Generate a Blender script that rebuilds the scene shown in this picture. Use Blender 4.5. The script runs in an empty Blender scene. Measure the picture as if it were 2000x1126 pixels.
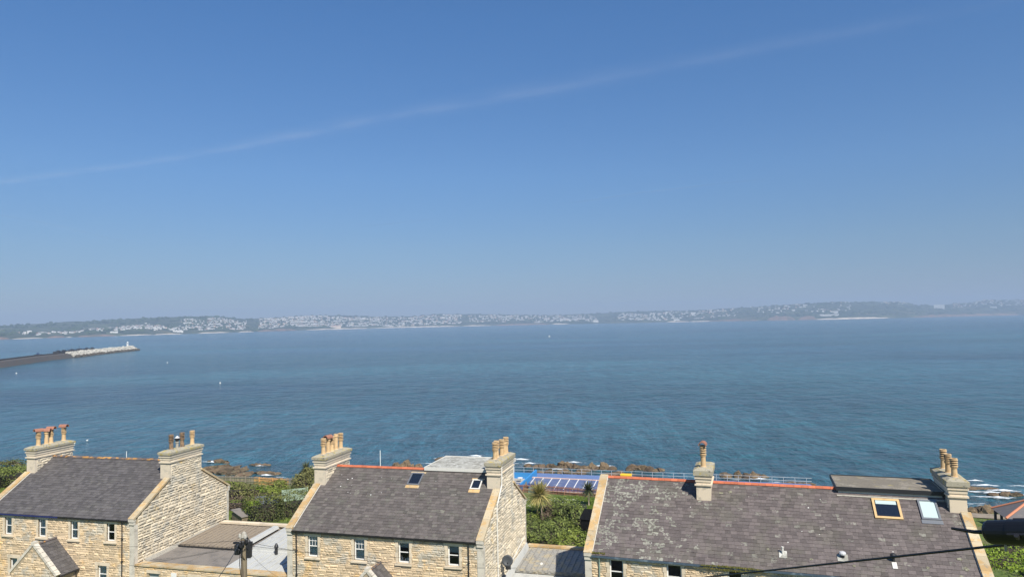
import bpy, math, random
from mathutils import Vector, Matrix, noise
random.seed(7)
R=math.radians
rnd=random.random
def U(a,b): return a+(b-a)*rnd()
sc=bpy.context.scene
col=sc.collection

# ------------------------------------------------------------------ camera
FPX=1390.0
PITCH=math.atan(65/FPX); ROLL=R(1.146)
CAM=Vector((0,0,33))
Fv=Vector((0,math.cos(PITCH),math.sin(PITCH))); U0=Vector((0,-math.sin(PITCH),math.cos(PITCH))); R0=Vector((1,0,0))
Rv=math.cos(ROLL)*R0-math.sin(ROLL)*U0; Uv=math.cos(ROLL)*U0+math.sin(ROLL)*R0
cd=bpy.data.cameras.new('camera'); cam=bpy.data.objects.new('camera',cd); col.objects.link(cam)
cam.matrix_world=Matrix(((Rv.x,Uv.x,-Fv.x,CAM.x),(Rv.y,Uv.y,-Fv.y,CAM.y),(Rv.z,Uv.z,-Fv.z,CAM.z),(0,0,0,1)))
cd.sensor_width=36; cd.lens=36*FPX/2000; cd.clip_start=.1; cd.clip_end=300000
sc.camera=cam
def ray(px,py): return Fv+Rv*((px-1000)/FPX)+Uv*((563-py)/FPX)
def aY(px,py,Y):
    r=ray(px,py); return CAM+r*(Y/r.y)
def aZ(px,py,z):
    r=ray(px,py); return CAM+r*((z-CAM.z)/r.z)
def proj(p):
    d=Vector(p)-CAM; return 1000+FPX*d.dot(Rv)/d.dot(Fv), 563-FPX*d.dot(Uv)/d.dot(Fv)

# ------------------------------------------------------------------ materials
def mat(name, base, rough=.85, tint=0.0, layers=(), bump=None, spec=.3, metal=0.0, mark=None, coords='Object', trans=0.0):
    m=bpy.data.materials.new(name); m.use_nodes=True
    nt=m.node_tree; N=nt.nodes; Lk=nt.links; N.clear()
    out=N.new('ShaderNodeOutputMaterial'); bs=N.new('ShaderNodeBsdfPrincipled')
    bs.inputs['Roughness'].default_value=rough; bs.inputs['Specular IOR Level'].default_value=spec; bs.inputs['Metallic'].default_value=metal
    tc=N.new('ShaderNodeTexCoord')
    c=N.new('ShaderNodeRGB'); c.outputs[0].default_value=(*base,1); cur=c.outputs[0]
    def nz(scale,detail=4,stretch=None,seed=0):
        n=N.new('ShaderNodeTexNoise'); n.inputs['Scale'].default_value=scale; n.inputs['Detail'].default_value=detail; n.inputs['Roughness'].default_value=.6
        mp=N.new('ShaderNodeMapping'); mp.inputs['Location'].default_value=(seed*3.1,seed*1.7,seed*.9)
        if stretch: mp.inputs['Scale'].default_value=stretch
        Lk.new(tc.outputs[coords],mp.inputs[0]); Lk.new(mp.outputs[0],n.inputs[0]); return n.outputs[0]
    def rng(s,lo,hi):
        r=N.new('ShaderNodeMapRange'); r.interpolation_type='SMOOTHSTEP'; r.inputs[1].default_value=lo; r.inputs[2].default_value=hi; Lk.new(s,r.inputs[0]); return r.outputs[0]
    def mix(f,a,b):
        x=N.new('ShaderNodeMix'); x.data_type='RGBA'; Lk.new(f,x.inputs[0]); Lk.new(a,x.inputs[6])
        if isinstance(b,tuple): x.inputs[7].default_value=(*b,1)
        else: Lk.new(b,x.inputs[7])
        return x.outputs[2]
    for k,l in enumerate(layers):
        sc_,c2,lo,hi=l[:4]; st=l[4] if len(l)>4 else None
        cur=mix(rng(nz(sc_,5,st,k+1),lo,hi),cur,c2)
    if mark:
        at=N.new('ShaderNodeAttribute'); at.attribute_name='mark'
        n=rng(nz(mark[1],4,None,9),mark[2],mark[3])
        mm=N.new('ShaderNodeMath'); mm.operation='MULTIPLY'; Lk.new(at.outputs['Fac'],mm.inputs[0]); Lk.new(n,mm.inputs[1])
        cur=mix(mm.outputs[0],cur,mark[0])
    if tint:
        at=N.new('ShaderNodeAttribute'); at.attribute_name='tint'
        mr=N.new('ShaderNodeMapRange'); mr.inputs[3].default_value=1-tint; mr.inputs[4].default_value=1+tint; Lk.new(at.outputs['Fac'],mr.inputs[0])
        hs=N.new('ShaderNodeHueSaturation'); Lk.new(mr.outputs[0],hs.inputs['Value']); Lk.new(cur,hs.inputs['Color']); cur=hs.outputs[0]
    Lk.new(cur,bs.inputs['Base Color'])
    if bump:
        bp=N.new('ShaderNodeBump'); bp.inputs['Strength'].default_value=bump[1]; bp.inputs['Distance'].default_value=bump[2] if len(bump)>2 else .05
        Lk.new(nz(bump[0],6,None,5),bp.inputs['Height']); Lk.new(bp.outputs[0],bs.inputs['Normal'])
    if trans:
        tr=N.new('ShaderNodeBsdfTranslucent'); Lk.new(cur,tr.inputs[0]); ms=N.new('ShaderNodeMixShader'); ms.inputs[0].default_value=trans
        Lk.new(bs.outputs[0],ms.inputs[1]); Lk.new(tr.outputs[0],ms.inputs[2]); Lk.new(ms.outputs[0],out.inputs[0])
    else: Lk.new(bs.outputs[0],out.inputs[0])
    return m
def twotone(name,a,b,**k): # leaf colours chosen per leaf through the tint attribute
    m=mat(name,a,**k); nt=m.node_tree; bs=[n for n in nt.nodes if n.type=='BSDF_PRINCIPLED'][0]
    at=nt.nodes.new('ShaderNodeAttribute'); at.attribute_name='tint'
    cr=nt.nodes.new('ShaderNodeValToRGB'); cr.color_ramp.elements[0].color=(*a,1); cr.color_ramp.elements[1].color=(*b,1)
    nt.links.new(at.outputs['Fac'],cr.inputs[0]); nt.links.new(cr.outputs[0],bs.inputs['Base Color'])
    for n in nt.nodes:
        if n.type=='BSDF_TRANSLUCENT': nt.links.new(cr.outputs[0],n.inputs[0])
    return m
M={}
M['stone']=mat('cream rubble stone',(.63,.485,.315),.9,.24,[(.9,(.50,.45,.36),.50,.62),(.7,(.68,.47,.24),.56,.68),(7,(.36,.32,.26),.60,.74)],(14,.5,.03))
M['stone_grey']=mat('weathered gable stone',(.60,.52,.39),.9,.2,[(.8,(.47,.43,.35),.5,.62),(.6,(.62,.46,.22),.62,.72),(8,(.36,.32,.26),.62,.8)],(14,.5,.03))
M['core']=mat('lime mortar',(.42,.34,.23),.95,0,[(3,(.27,.23,.17),.5,.7)],(20,.4,.02))
M['dressed']=mat('dressed bath stone',(.68,.57,.42),.85,.1,[(2,(.46,.40,.30),.52,.7),(12,(.38,.32,.22),.64,.8)],(18,.25,.01))
M['dressed_grey']=mat('grey dressed stone',(.60,.55,.46),.88,.1,[(2.5,(.46,.42,.35),.5,.66),(14,(.34,.32,.27),.62,.76)],(20,.35,.015))
M['dressed_warm']=mat('warm dressed stone',(.64,.55,.42),.86,.10,[(2.5,(.52,.46,.36),.5,.66),(10,(.36,.32,.25),.62,.76)],(20,.35,.015))
M['coping']=mat('lichened coping stone',(.50,.41,.27),.9,.14,[(1.3,(.50,.33,.15),.42,.60),(5,(.30,.27,.21),.58,.68),(9,(.62,.54,.36),.62,.70)],(18,.5,.02))
M['chimcap']=mat('weathered chimney cap',(.38,.345,.26),.92,.1,[(2.2,(.44,.35,.13),.50,.62),(6,(.16,.15,.12),.54,.66),(14,(.52,.48,.38),.60,.70)],(16,.6,.03))
M['slate_purple']=mat('dark welsh slate',(.100,.091,.088),.62,.24,[(1.2,(.108,.100,.092),.5,.7),(15,(.17,.158,.145),.60,.72),(7,(.05,.044,.042),.60,.72)],(30,.25,.01),spec=.4)
M['slate_brown']=mat('purple brown slate',(.116,.100,.091),.65,.24,[(1.0,(.118,.108,.092),.5,.66),(12,(.20,.175,.155),.58,.70),(6,(.058,.047,.043),.60,.72)],(30,.25,.01),spec=.4,mark=((.17,.165,.13),6,.46,.58))
M['slate_lichen']=mat('lichened slate',(.128,.106,.099),.68,.24,[(.6,(.125,.11,.093),.48,.66),(11,(.205,.175,.155),.58,.70),(5,(.062,.05,.048),.60,.72)],(30,.25,.01),spec=.35,mark=((.27,.265,.215),6,.45,.58))
M['ridge_red']=mat('terracotta ridge tile',(.50,.145,.07),.7,.15,[(6,(.36,.12,.07),.55,.7),(9,(.5,.42,.32),.70,.78)],(20,.3,.01))
M['ridge_dark']=mat('lichened dark ridge',(.12,.10,.095),.8,.2,[(2.4,(.42,.22,.07),.52,.6)],(20,.3,.01))
M['pot']=mat('buff clay chimney pot',(.60,.42,.23),.75,.15,[(6,(.50,.30,.13),.5,.7),(10,(.30,.22,.14),.66,.8)],(20,.2,.01))
M['pot_sooty']=mat('sooty clay chimney pot',(.30,.20,.12),.8,.2,[(5,(.12,.09,.07),.45,.65)],(20,.2,.01))
M['terracotta']=mat('red clay hood',(.33,.15,.10),.8,.15,[(7,(.46,.30,.24),.58,.75),(12,(.16,.08,.06),.58,.7)])
M['soot']=mat('soot black',(.012,.011,.01),.9)
M['mortar']=mat('flaunching mortar',(.38,.35,.29),.95,0,[(7,(.25,.23,.19),.5,.7)],(15,.6,.03))
M['white']=mat('white gloss paint',(.80,.79,.75),.45,0,[(6,(.66,.63,.56),.62,.8)])
M['offwhite']=mat('weathered white paint',(.66,.64,.58),.6,0,[(5,(.45,.42,.36),.55,.75)])
M['black']=mat('black gutter paint',(.018,.018,.02),.45,0,[(8,(.04,.038,.035),.5,.7)],spec=.5)
M['bluepaint']=mat('navy gutter paint',(.035,.045,.16),.5)
M['bluegrey']=mat('blue grey gutter',(.10,.14,.19),.35,0,[(3,(.22,.28,.34),.5,.7,(1,1,1))])
M['greenpipe']=mat('verdigris pipe',(.22,.30,.25),.6)
M['curtain']=mat('net curtain',(.80,.82,.78),.9,0,[(14,(.55,.58,.57),.48,.6,(1,1,.12))])
M['blind']=mat('grey blind',(.42,.45,.44),.8)
M['room']=mat('dim interior plaster',(.03,.032,.034),.9)
M['wood']=mat('varnished pine frame',(.62,.42,.20),.5,0,[(5,(.5,.32,.14),.5,.7)])
M['greymetal']=mat('grey aluminium',(.30,.31,.32),.4,metal=.6)
M['lead']=mat('lead sheet',(.50,.50,.47),.5,.06,[(1.5,(.42,.42,.40),.5,.7),(8,(.57,.57,.54),.6,.75)],(10,.15,.02),spec=.4)
M['leadworn']=mat('stained lead sheet',(.33,.315,.28),.65,.22,[(1.3,(.42,.36,.25),.48,.60),(5,(.19,.185,.18),.52,.66),(14,(.46,.44,.38),.62,.74)],(10,.3,.02))
M['felt']=mat('brown roofing felt',(.225,.20,.175),.9,.06,[(.8,(.165,.15,.135),.45,.65),(6,(.30,.25,.20),.6,.75)],(12,.4,.03))
M['felt2']=mat('ochre roofing felt',(.285,.235,.175),.9,.08,[(2,(.225,.185,.145),.48,.62,(6,1,1)),(7,(.40,.31,.22),.62,.74)],(12,.4,.03))
M['flat_grey']=mat('mineral flat roof',(.40,.39,.34),.9,0,[(1.1,(.28,.27,.23),.46,.56),(3.5,(.56,.55,.50),.54,.62),(12,(.25,.24,.2),.6,.75)],(16,.3,.02))
M['flat_gravel']=mat('gravelled flat roof',(.23,.20,.155),.95,0,[(1.1,(.33,.29,.23),.50,.6),(25,(.12,.11,.09),.5,.62),(2.2,(.36,.30,.12),.62,.7)],(40,.7,.04))
M['moss']=mat('moss',(.085,.085,.02),1,.3,[(6,(.17,.14,.04),.5,.65)],(30,1,.05))
M['polewood']=mat('tarred pole timber',(.23,.185,.12),.9,0,[(7,(.13,.10,.07),.45,.65,(1,1,.08))],(25,.5,.02))
M['dark']=mat('dark plastic',(.02,.02,.022),.5,spec=.5)
M['cablejacket']=mat('black cable jacket',(.008,.008,.009),.45,spec=.5)
M['jointbox']=mat('black joint closure plastic',(.009,.0095,.011),.42,spec=.45,bump=(60,.1,.002))
M['porcelain']=mat('grey porcelain cap',(.55,.55,.55),.4)
M['dish']=mat('dark mesh dish',(.05,.055,.06),.5)
M['fence_grey']=mat('silvered picket timber',(.26,.22,.17),.9,.3)
M['fence_new']=mat('new orange timber',(.60,.33,.12),.8,.15)
M['fence_brown']=mat('red brown stained timber',(.29,.13,.08),.8,.3)
M['paleboard']=mat('pale green board',(.32,.40,.30),.8,.05,[(2,(.33,.41,.33),.5,.7)])
M['blueroof']=mat('blue painted deck',(.125,.19,.36),.75,0,[(.5,(.15,.215,.39),.45,.6),(5,(.10,.15,.30),.55,.7)],(8,.15,.01))
M['canopyblue']=mat('blue tinted glazing',(.11,.13,.235),.3,0,[(.7,(.17,.19,.27),.48,.62,(1,4,1)),(3,(.30,.36,.42),.60,.70)],spec=.6)
M['canopyedge']=mat('bright blue trim',(.035,.085,.29),.4)
M['skyblue']=mat('sky blue paint',(.05,.26,.56),.5,0,[(3,(.03,.22,.56),.5,.7)])
M['aqua']=mat('aqua wall paint',(.22,.42,.38),.7,0,[(2,(.16,.34,.31),.5,.7)])
M['yellow']=mat('yellow paint',(.78,.48,.03),.5)
M['peach']=mat('peach fascia',(.62,.42,.33),.7)
M['rail']=mat('galvanised rail',(.55,.55,.54),.5,metal=.3)
M['rust']=mat('rusty steel',(.30,.10,.05),.85)
M['benchwood']=mat('dark bench timber',(.05,.05,.055),.7)
M['rock']=mat('foreshore rock',(.16,.115,.066),.9,.2,[(.5,(.10,.07,.045),.46,.6),(2.5,(.27,.20,.12),.55,.7)],(1.5,.9,.3))
M['rockred']=mat('reddish foreshore rock',(.145,.10,.062),.9,.2,[(.35,(.08,.06,.035),.48,.6),(2,(.19,.175,.10),.54,.66),(5,(.06,.05,.03),.58,.68)],(1.2,.9,.3))
M['limestone']=mat('pale limestone armour',(.42,.40,.345),.9,.3,[(.3,(.4,.37,.31),.5,.7)],(1,.6,.2))
M['weedrock']=mat('weeded armour rock',(.085,.07,.05),.9,.3,[(.3,(.06,.05,.035),.5,.7)],(1,.6,.2))
M['harbourwall']=mat('dark harbour wall',(.095,.087,.078),.9,0,[(.15,(.11,.085,.07),.45,.65),(1.2,(.05,.045,.04),.5,.7)],(.7,.6,.3))
M['concrete']=mat('pale concrete',(.42,.40,.35),.9,0,[(.3,(.34,.32,.28),.5,.7)])
M['ground']=mat('rough garden ground',(.115,.155,.035),1,0,[(.16,(.17,.15,.07),.50,.62),(.9,(.07,.11,.022),.5,.65),(3,(.16,.20,.05),.55,.75)],(4,.8,.15),coords='Object')
M['lawn']=mat('lawn',(.13,.19,.035),1,0,[(.4,(.18,.22,.05),.45,.62),(4,(.09,.14,.025),.5,.7)],(8,.6,.05))
M['pathm']=mat('trodden path',(.30,.25,.19),.95,0,[(1,(.24,.20,.15),.45,.65)],(9,.4,.03))
M['asphalt']=mat('asphalt',(.05,.05,.052),.9,0,[(1,(.065,.063,.06),.5,.7)],(30,.3,.01))
M['leaf_hedge']=twotone('dense hedge leaves',(.036,.048,.012),(.185,.20,.05),rough=.6,trans=.18)
M['leaf_bright']=twotone('bright shrub leaves',(.07,.105,.018),(.32,.37,.07),rough=.55,trans=.25)
M['leaf_olive']=twotone('olive scrub leaves',(.07,.072,.024),(.28,.27,.09),rough=.7,trans=.15)
M['leaf_mid']=twotone('mid green leaves',(.05,.07,.018),(.28,.33,.075),rough=.55,trans=.2)
M['leaf_dead']=twotone('brown twiggy growth',(.085,.060,.04),(.19,.14,.095),rough=.9,trans=.1)
M['leaf_lime']=twotone('lime shrub leaves',(.12,.20,.015),(.33,.43,.045),rough=.5,trans=.28)
M['palm']=twotone('cordyline blades',(.17,.18,.05),(.66,.55,.22),rough=.55,trans=.2)
M['palmdark']=twotone('dark cordyline blades',(.04,.055,.025),(.14,.15,.07),rough=.6,trans=.15)
M['trunk']=mat('pale trunk bark',(.42,.34,.24),.9,0,[(5,(.28,.22,.15),.5,.7,(1,1,.3))],(10,.5,.03))
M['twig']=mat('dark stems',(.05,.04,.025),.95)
M['grassblade']=twotone('grass blades',(.07,.13,.015),(.25,.32,.06),rough=.7,trans=.25)
M['flower']=mat('white wild flowers',(.75,.74,.60),.8)
M['shelterroof']=mat('shelter slate',(.14,.13,.13),.7,.2,[(2,(.18,.16,.15),.5,.7)])
M['hip']=mat('orange hip tile',(.62,.24,.13),.7,.1)
M['hullblue']=mat('boat hull blue',(.03,.05,.12),.5); M['hulldark']=mat('boat hull dark',(.03,.03,.035),.6)

# ------------------------------------------------------------------ mesh builder
class MB:
    def __init__(s): s.v=[]; s.f=[]; s.t=[]; s.k=[]; s.m=[]; s.T=.5; s.K=0.; s.Mi=0
    def face(s,pts,t=None):
        n=len(s.v); s.v+= [tuple(p) for p in pts]; s.f.append(tuple(range(n,n+len(pts))))
        s.t.append(s.T if t is None else t); s.k.append(s.K); s.m.append(s.Mi)
    def mesh(s,vs,fs,t=None):
        n=len(s.v); s.v+=[tuple(p) for p in vs]
        for f in fs: s.f.append(tuple(i+n for i in f)); s.t.append(s.T if t is None else t); s.k.append(s.K); s.m.append(s.Mi)
    def hexa(s,p): # 8 corners: bottom 0-3, top 4-7
        s.mesh(p,[(0,3,2,1),(4,5,6,7),(0,1,5,4),(1,2,6,5),(2,3,7,6),(3,0,4,7)])
    def box(s,x0,x1,y0,y1,z0,z1):
        s.hexa([(x0,y0,z0),(x1,y0,z0),(x1,y1,z0),(x0,y1,z0),(x0,y0,z1),(x1,y0,z1),(x1,y1,z1),(x0,y1,z1)])
    def prism(s,poly,vec): # planar polygon extruded by vec
        n=len(poly); a=[Vector(p) for p in poly]; b=[p+Vector(vec) for p in a]
        s.mesh(a+b,[tuple(range(n))[::-1],tuple(range(n,2*n))]+[(i,(i+1)%n,n+(i+1)%n,n+i) for i in range(n)])
    def tube(s,pts,r,n=8,caps=True,r2=None):
        pts=[Vector(p) for p in pts]; rings=[]; L=len(pts)
        for i,p in enumerate(pts):
            d=(pts[min(i+1,L-1)]-pts[max(i-1,0)]).normalized()
            a=Vector((0,0,1)) if abs(d.z)<.9 else Vector((1,0,0)); x=d.cross(a).normalized(); y=d.cross(x)
            rr=r if r2 is None else r+(r2-r)*i/(L-1)
            rings.append([p+x*math.cos(2*math.pi*k/n)*rr+y*math.sin(2*math.pi*k/n)*rr for k in range(n)])
        vs=[q for g in rings for q in g]; fs=[]
        for i in range(L-1):
            for k in range(n): fs.append((i*n+k,i*n+(k+1)%n,(i+1)*n+(k+1)%n,(i+1)*n+k))
        if caps: fs+= [tuple(range(n))[::-1],tuple(range((L-1)*n,L*n))]
        s.mesh(vs,fs)
    def lathe(s,prof,cx,cy,z,n=14,lean=(0,0)):
        vs=[];fs=[]
        for i,(r,h) in enumerate(prof):
            for k in range(n): vs.append((cx+lean[0]*h+r*math.cos(2*math.pi*k/n),cy+lean[1]*h+r*math.sin(2*math.pi*k/n),z+h))
        for i in range(len(prof)-1):
            for k in range(n): fs.append((i*n+k,i*n+(k+1)%n,(i+1)*n+(k+1)%n,(i+1)*n+k))
        fs+= [tuple(range(n))[::-1],tuple(range((len(prof)-1)*n,len(prof)*n))]
        s.mesh(vs,fs)
    def build(s,name,mats,parent=None,off=(0,0,0),smooth=False,origin=None):
        if not isinstance(mats,(list,tuple)): mats=[mats]
        ox,oy,oz=off if origin is None else origin
        me=bpy.data.meshes.new(name); me.from_pydata([(x-ox,y-oy,z-oz) for x,y,z in s.v],[],s.f)
        for m in mats: me.materials.append(m)
        me.polygons.foreach_set('material_index',[int(q) for q in s.m])
        a=me.attributes.new('tint','FLOAT','FACE'); a.data.foreach_set('value',[float(q) for q in s.t])
        if any(s.k): a=me.attributes.new('mark','FLOAT','FACE'); a.data.foreach_set('value',[float(q) for q in s.k])
        if smooth: me.polygons.foreach_set('use_smooth',[True]*len(s.f))
        me.update()
        o=bpy.data.objects.new(name,me); col.objects.link(o)
        if parent: o.parent=parent
        elif origin is not None: o.location=origin
        return o
def tag(o,label=None,cat=None,group=None,kind=None):
    if label:o['label']=label
    if cat:o['category']=cat
    if group:o['group']=group
    if kind:o['kind']=kind
    return o
def empty(name,loc,rz=0,**k):
    e=bpy.data.objects.new(name,None); col.objects.link(e); e.location=loc; e.rotation_euler=(0,0,rz); e.empty_display_size=.3
    return tag(e,**k)
def fbm(x,y,z=0,s=1.0): return noise.fractal(Vector((x*s,y*s,z*s)),1.0,2.0,4)

# ------------------------------------------------------------------ terrain height
def sof(x,y): return .276*x+.961*y
def lerp_prof(P,s):
    if s<=P[0][0]: return P[0][1]
    for (a,za),(b,zb) in zip(P,P[1:]):
        if s<=b: return za+(zb-za)*(s-a)/(b-a)
    return P[-1][1]
PL=[(-400,30),(-40,24),(-5,17),(15,13.4),(30,11.4),(47,11.1),(61,11.1),(66,10.9),(82,9.4),(98,8.1),(103,7.4),(112,5.0),(124,2.2),(133,.2),(139,-1.6),(400,-2.5)]
PM=[(-400,30),(-40,24),(-5,17),(15,13.4),(30,11.4),(47,11.1),(61,11.1),(66,10.9),(82,9.3),(98,8.2),(103,7.8),(105.5,6.6),(107,3.9),(134.3,3.9),(134.6,-1.6),(400,-2.5)]
PR=[(-400,30),(-40,24),(-5,17),(15,13.4),(30,11.4),(47,11.1),(60,10.8),(72,9.2),(86,7.8),(108,6.6),(116,4.4),(124,2.0),(131,.2),(137,-1.6),(400,-2.5)]
def sm(a,b,x):
    t=min(1,max(0,(x-a)/(b-a))); return t*t*(3-2*t)
def T(x,y):
    s=sof(x,y); w1=sm(-3.2,-2.4,x); w2=sm(50,54,x)
    n=fbm(x,y,0,.09); 
    l=lerp_prof(PL,s+n*3*sm(100,115,s))
    m=lerp_prof(PM,s); r=lerp_prof(PR,s+n*3*sm(100,115,s))
    z=l*(1-w1)+(m*(1-w2)+r*w2)*w1
    rough=.12*fbm(x,y,3,.5)*sm(64,70,s)*(1-w1*(1-w2)*sm(104,106,s))
    return z+rough
# ground sheet
mb=MB()
xs=[]; x=-420
while x<=320: xs.append(x); x+= 2.0 if -110<x<110 else 8.0
xs+=[-2.95,-2.45,50.0]; xs=sorted(xs)
ys=[]; y=-220
while y<=330: ys.append(y); y+= 1.5 if 60<y<175 else 6
vs=[];fs=[]
for j,yy in enumerate(ys):
    for i,xx in enumerate(xs):
        vs.append((xx,yy,T(xx,yy)))
nx=len(xs)
for j in range(len(ys)-1):
    for i in range(nx-1): fs.append((j*nx+i,j*nx+i+1,(j+1)*nx+i+1,(j+1)*nx+i))
mb.mesh(vs,fs); g=mb.build('ground',M['ground'],smooth=True); tag(g,'green garden slope falling from the cottages to the rocky shore','ground',kind='structure')

# road in front of the cottages (below the frame)
def strip(name,s0,s1,x0,x1,dz,m,label,cat,step=3):
    mb=MB(); n=int((x1-x0)/step); vs=[];fs=[]; k=5
    for i in range(n+1):
        xx=x0+(x1-x0)*i/n
        for j in range(k+1):
            s=s0+(s1-s0)*j/k; yy=(s-.276*xx)/.961; vs.append((xx,yy,T(xx,yy)+dz))
    for i in range(n):
        for j in range(k): a=i*(k+1)+j; fs.append((a,a+k+1,a+k+2,a+1))
    mb.mesh(vs,fs); o=mb.build(name,m); tag(o,label,cat,kind='structure'); return o
strip('road',26,33,-90,70,.06,M['asphalt'],'narrow asphalt road in front of the cottages','road')

# ------------------------------------------------------------------ sea
def sea_material():
    m=bpy.data.materials.new('sea water'); m.use_nodes=True; nt=m.node_tree; N=nt.nodes; Lk=nt.links; N.clear()
    out=N.new('ShaderNodeOutputMaterial'); bs=N.new('ShaderNodeBsdfPrincipled'); Lk.new(bs.outputs[0],out.inputs[0])
    tc=N.new('ShaderNodeTexCoord')
    def nz(scale,rot,stretch,detail=3,seed=0,dist=0):
        mp=N.new('ShaderNodeMapping'); mp.inputs['Rotation'].default_value=(0,0,R(rot)); mp.inputs['Scale'].default_value=(scale*stretch,scale,scale); mp.inputs['Location'].default_value=(seed*7.7,seed*3.3,0)
        n=N.new('ShaderNodeTexNoise'); n.inputs['Scale'].default_value=1; n.inputs['Detail'].default_value=detail; n.inputs['Distortion'].default_value=dist; n.inputs['Roughness'].default_value=.55
        Lk.new(tc.outputs['Object'],mp.inputs[0]); Lk.new(mp.outputs[0],n.inputs[0]); return n.outputs[0]
    def mp_(s,a,b,c,d):
        r=N.new('ShaderNodeMapRange'); r.interpolation_type='SMOOTHSTEP'
        for i,vv in zip((1,2,3,4),(a,b,c,d)): r.inputs[i].default_value=vv
        Lk.new(s,r.inputs[0]); return r.outputs[0]
    def mul(a,b):
        x=N.new('ShaderNodeMath'); x.operation='MULTIPLY'
        for i,q in enumerate((a,b)):
            if isinstance(q,float): x.inputs[i].default_value=q
            else: Lk.new(q,x.inputs[i])
        return x.outputs[0]
    def add(a,b):
        x=N.new('ShaderNodeMath'); Lk.new(a,x.inputs[0]); Lk.new(b,x.inputs[1]); return x.outputs[0]
    patch=mp_(nz(.0035,8,.45,4,1,.3),.38,.66,0,1)
    patch2=mp_(nz(.02,-6,.35,3,4,.2),.35,.68,.55,1)
    cr=N.new('ShaderNodeMix'); cr.data_type='RGBA'; cr.inputs[6].default_value=(.027,.088,.104,1); cr.inputs[7].default_value=(.024,.070,.100,1); Lk.new(patch,cr.inputs[0])
    def nzv(sx,sy,rot,detail,seed):
        mp=N.new('ShaderNodeMapping'); mp.inputs['Rotation'].default_value=(0,0,R(rot)); mp.inputs['Scale'].default_value=(sx,sy,1); mp.inputs['Location'].default_value=(seed*5.1,seed*2.3,0)
        n=N.new('ShaderNodeTexNoise'); n.inputs['Scale'].default_value=1; n.inputs['Detail'].default_value=detail; n.inputs['Roughness'].default_value=.72; n.inputs['Distortion'].default_value=.3
        Lk.new(tc.outputs['Object'],mp.inputs[0]); Lk.new(mp.outputs[0],n.inputs[0]); return n.outputs[0]
    chop=mp_(nzv(.34,.060,6,7,11),.34,.66,.62,1.38)      # sky reflection on wave facets painted as lighter and darker base colour
    chop2=mul(mp_(nzv(1.3,.30,-8,5,12),.34,.66,.62,1.38),mp_(nzv(.11,.018,12,4,17),.34,.66,.84,1.16))
    lane=mp_(nz(.006,14,.3,5,13,.5),.40,.62,.75,1.25)   # wind lanes painted as lighter and darker base colour
    vv=mul(mul(chop,chop2),lane); hs=N.new('ShaderNodeHueSaturation'); Lk.new(cr.outputs[2],hs.inputs['Color']); Lk.new(vv,hs.inputs['Value'])
    Lk.new(hs.outputs[0],bs.inputs['Base Color'])
    bs.inputs['IOR'].default_value=1.333; bs.inputs['Roughness'].default_value=.15; bs.inputs['Specular IOR Level'].default_value=.5
    h=add(add(mul(nz(.24,12,.85,6,2,.6),2.0),mul(nz(.8,-22,.8,5,3,.6),.6)),mul(nz(2.6,20,.8,4,6),.16))
    h=add(add(mul(h,patch2),mul(nz(.10,-14,.8,5,8,.8),3.4)),mul(nz(.035,12,.7,4,9,.7),3.6))
    bp=N.new('ShaderNodeBump'); bp.inputs['Strength'].default_value=1.0; bp.inputs['Distance'].default_value=.55
    Lk.new(h,bp.inputs['Height']); Lk.new(bp.outputs[0],bs.inputs['Normal'])
    return m
mb=MB(); mb.mesh([(-11500,-400,0),(13500,-400,0),(13500,11600,0),(-11500,11600,0)],[(0,1,2,3)])
sea=mb.build('sea',sea_material()); tag(sea,'rippled blue green bay between the cottages and the far shore','sea',kind='structure')

# ------------------------------------------------------------------ far shore
TOP=[(-500,636),(-100,640),(0,637),(60,633),(130,628),(200,626),(270,621),(330,619),(370,617.5),(430,618),(480,623),(520,621),(600,616),(660,615.5),(720,618),(800,617.5),(850,614),(920,612.5),(1000,614.5),(1060,616),(1120,614),(1200,610),(1270,607),(1350,606),(1420,602),(1480,599),(1520,596),(1580,592),(1640,590),(1700,589),(1760,590),(1790,596),(1830,596),(1860,593),(1900,590),(1920,586),(2000,585),(2150,588),(2600,600)]
DEP=[(-500,2600),(0,3150),(300,4000),(500,4900),(650,6000),(800,6600),(1000,7000),(1200,6900),(1400,6400),(1500,6100),(1640,5900),(1760,6100),(1900,6800),(2000,7000),(2600,7200)]
def hill(px,t): # t: 0 shore .. 1 ridge .. 1.5 behind
    d0=lerp_prof(DEP,px); span=1500 if px>300 else 1900
    d=d0+span*t; kx=(px-1000)/FPX
    top=lerp_prof(TOP,px); rd=aY(px,top,d0+span).z
    X=kx*d
    n=fbm(X,d,0,.0016)
    if t<=1:
        cl=(6+12*max(0,fbm(px,0,7,.013)+.35)) if px<1400 or px>1800 else 22
        z=cl*sm(0,.035,t)+(rd-cl)*(sm(0,1.05,t*.95+.05)*.55+.45*t)+n*16*math.sin(math.pi*min(1,t))
        if t==0: z=-1
    else: z=rd-(t-1)*120+fbm(X,d,0,.01)*3
    if .8<t<=1.1: z+=fbm(X,d,2,.012)*3.2+abs(fbm(X,0,5,.03))*2
    return Vector((X,d,z))
def hill_material():
    return mat('far hillside',(.050,.062,.034),1,0,[(.0032,(.085,.10,.050),.50,.58,(1,1.6,1)),(.006,(.028,.045,.018),.50,.57),(.0021,(.13,.115,.055),.60,.66,(1,2,1)),(.03,(.035,.05,.02),.52,.66)],None)
mb=MB(); ts=[0,.008,.02,.035,.06,.1,.15,.2,.28,.36,.44,.52,.6,.68,.76,.84,.92,1,1.08,1.3]
pxs=[-500+10*i for i in range(311)]; vs=[];fs=[]
for p in pxs:
    for t in ts: vs.append(hill(p,t))
k=len(ts)
for i in range(len(pxs)-1):
    for j in range(k-1): a=i*k+j; fs.append((a,a+k,a+k+1,a+1))
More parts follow.
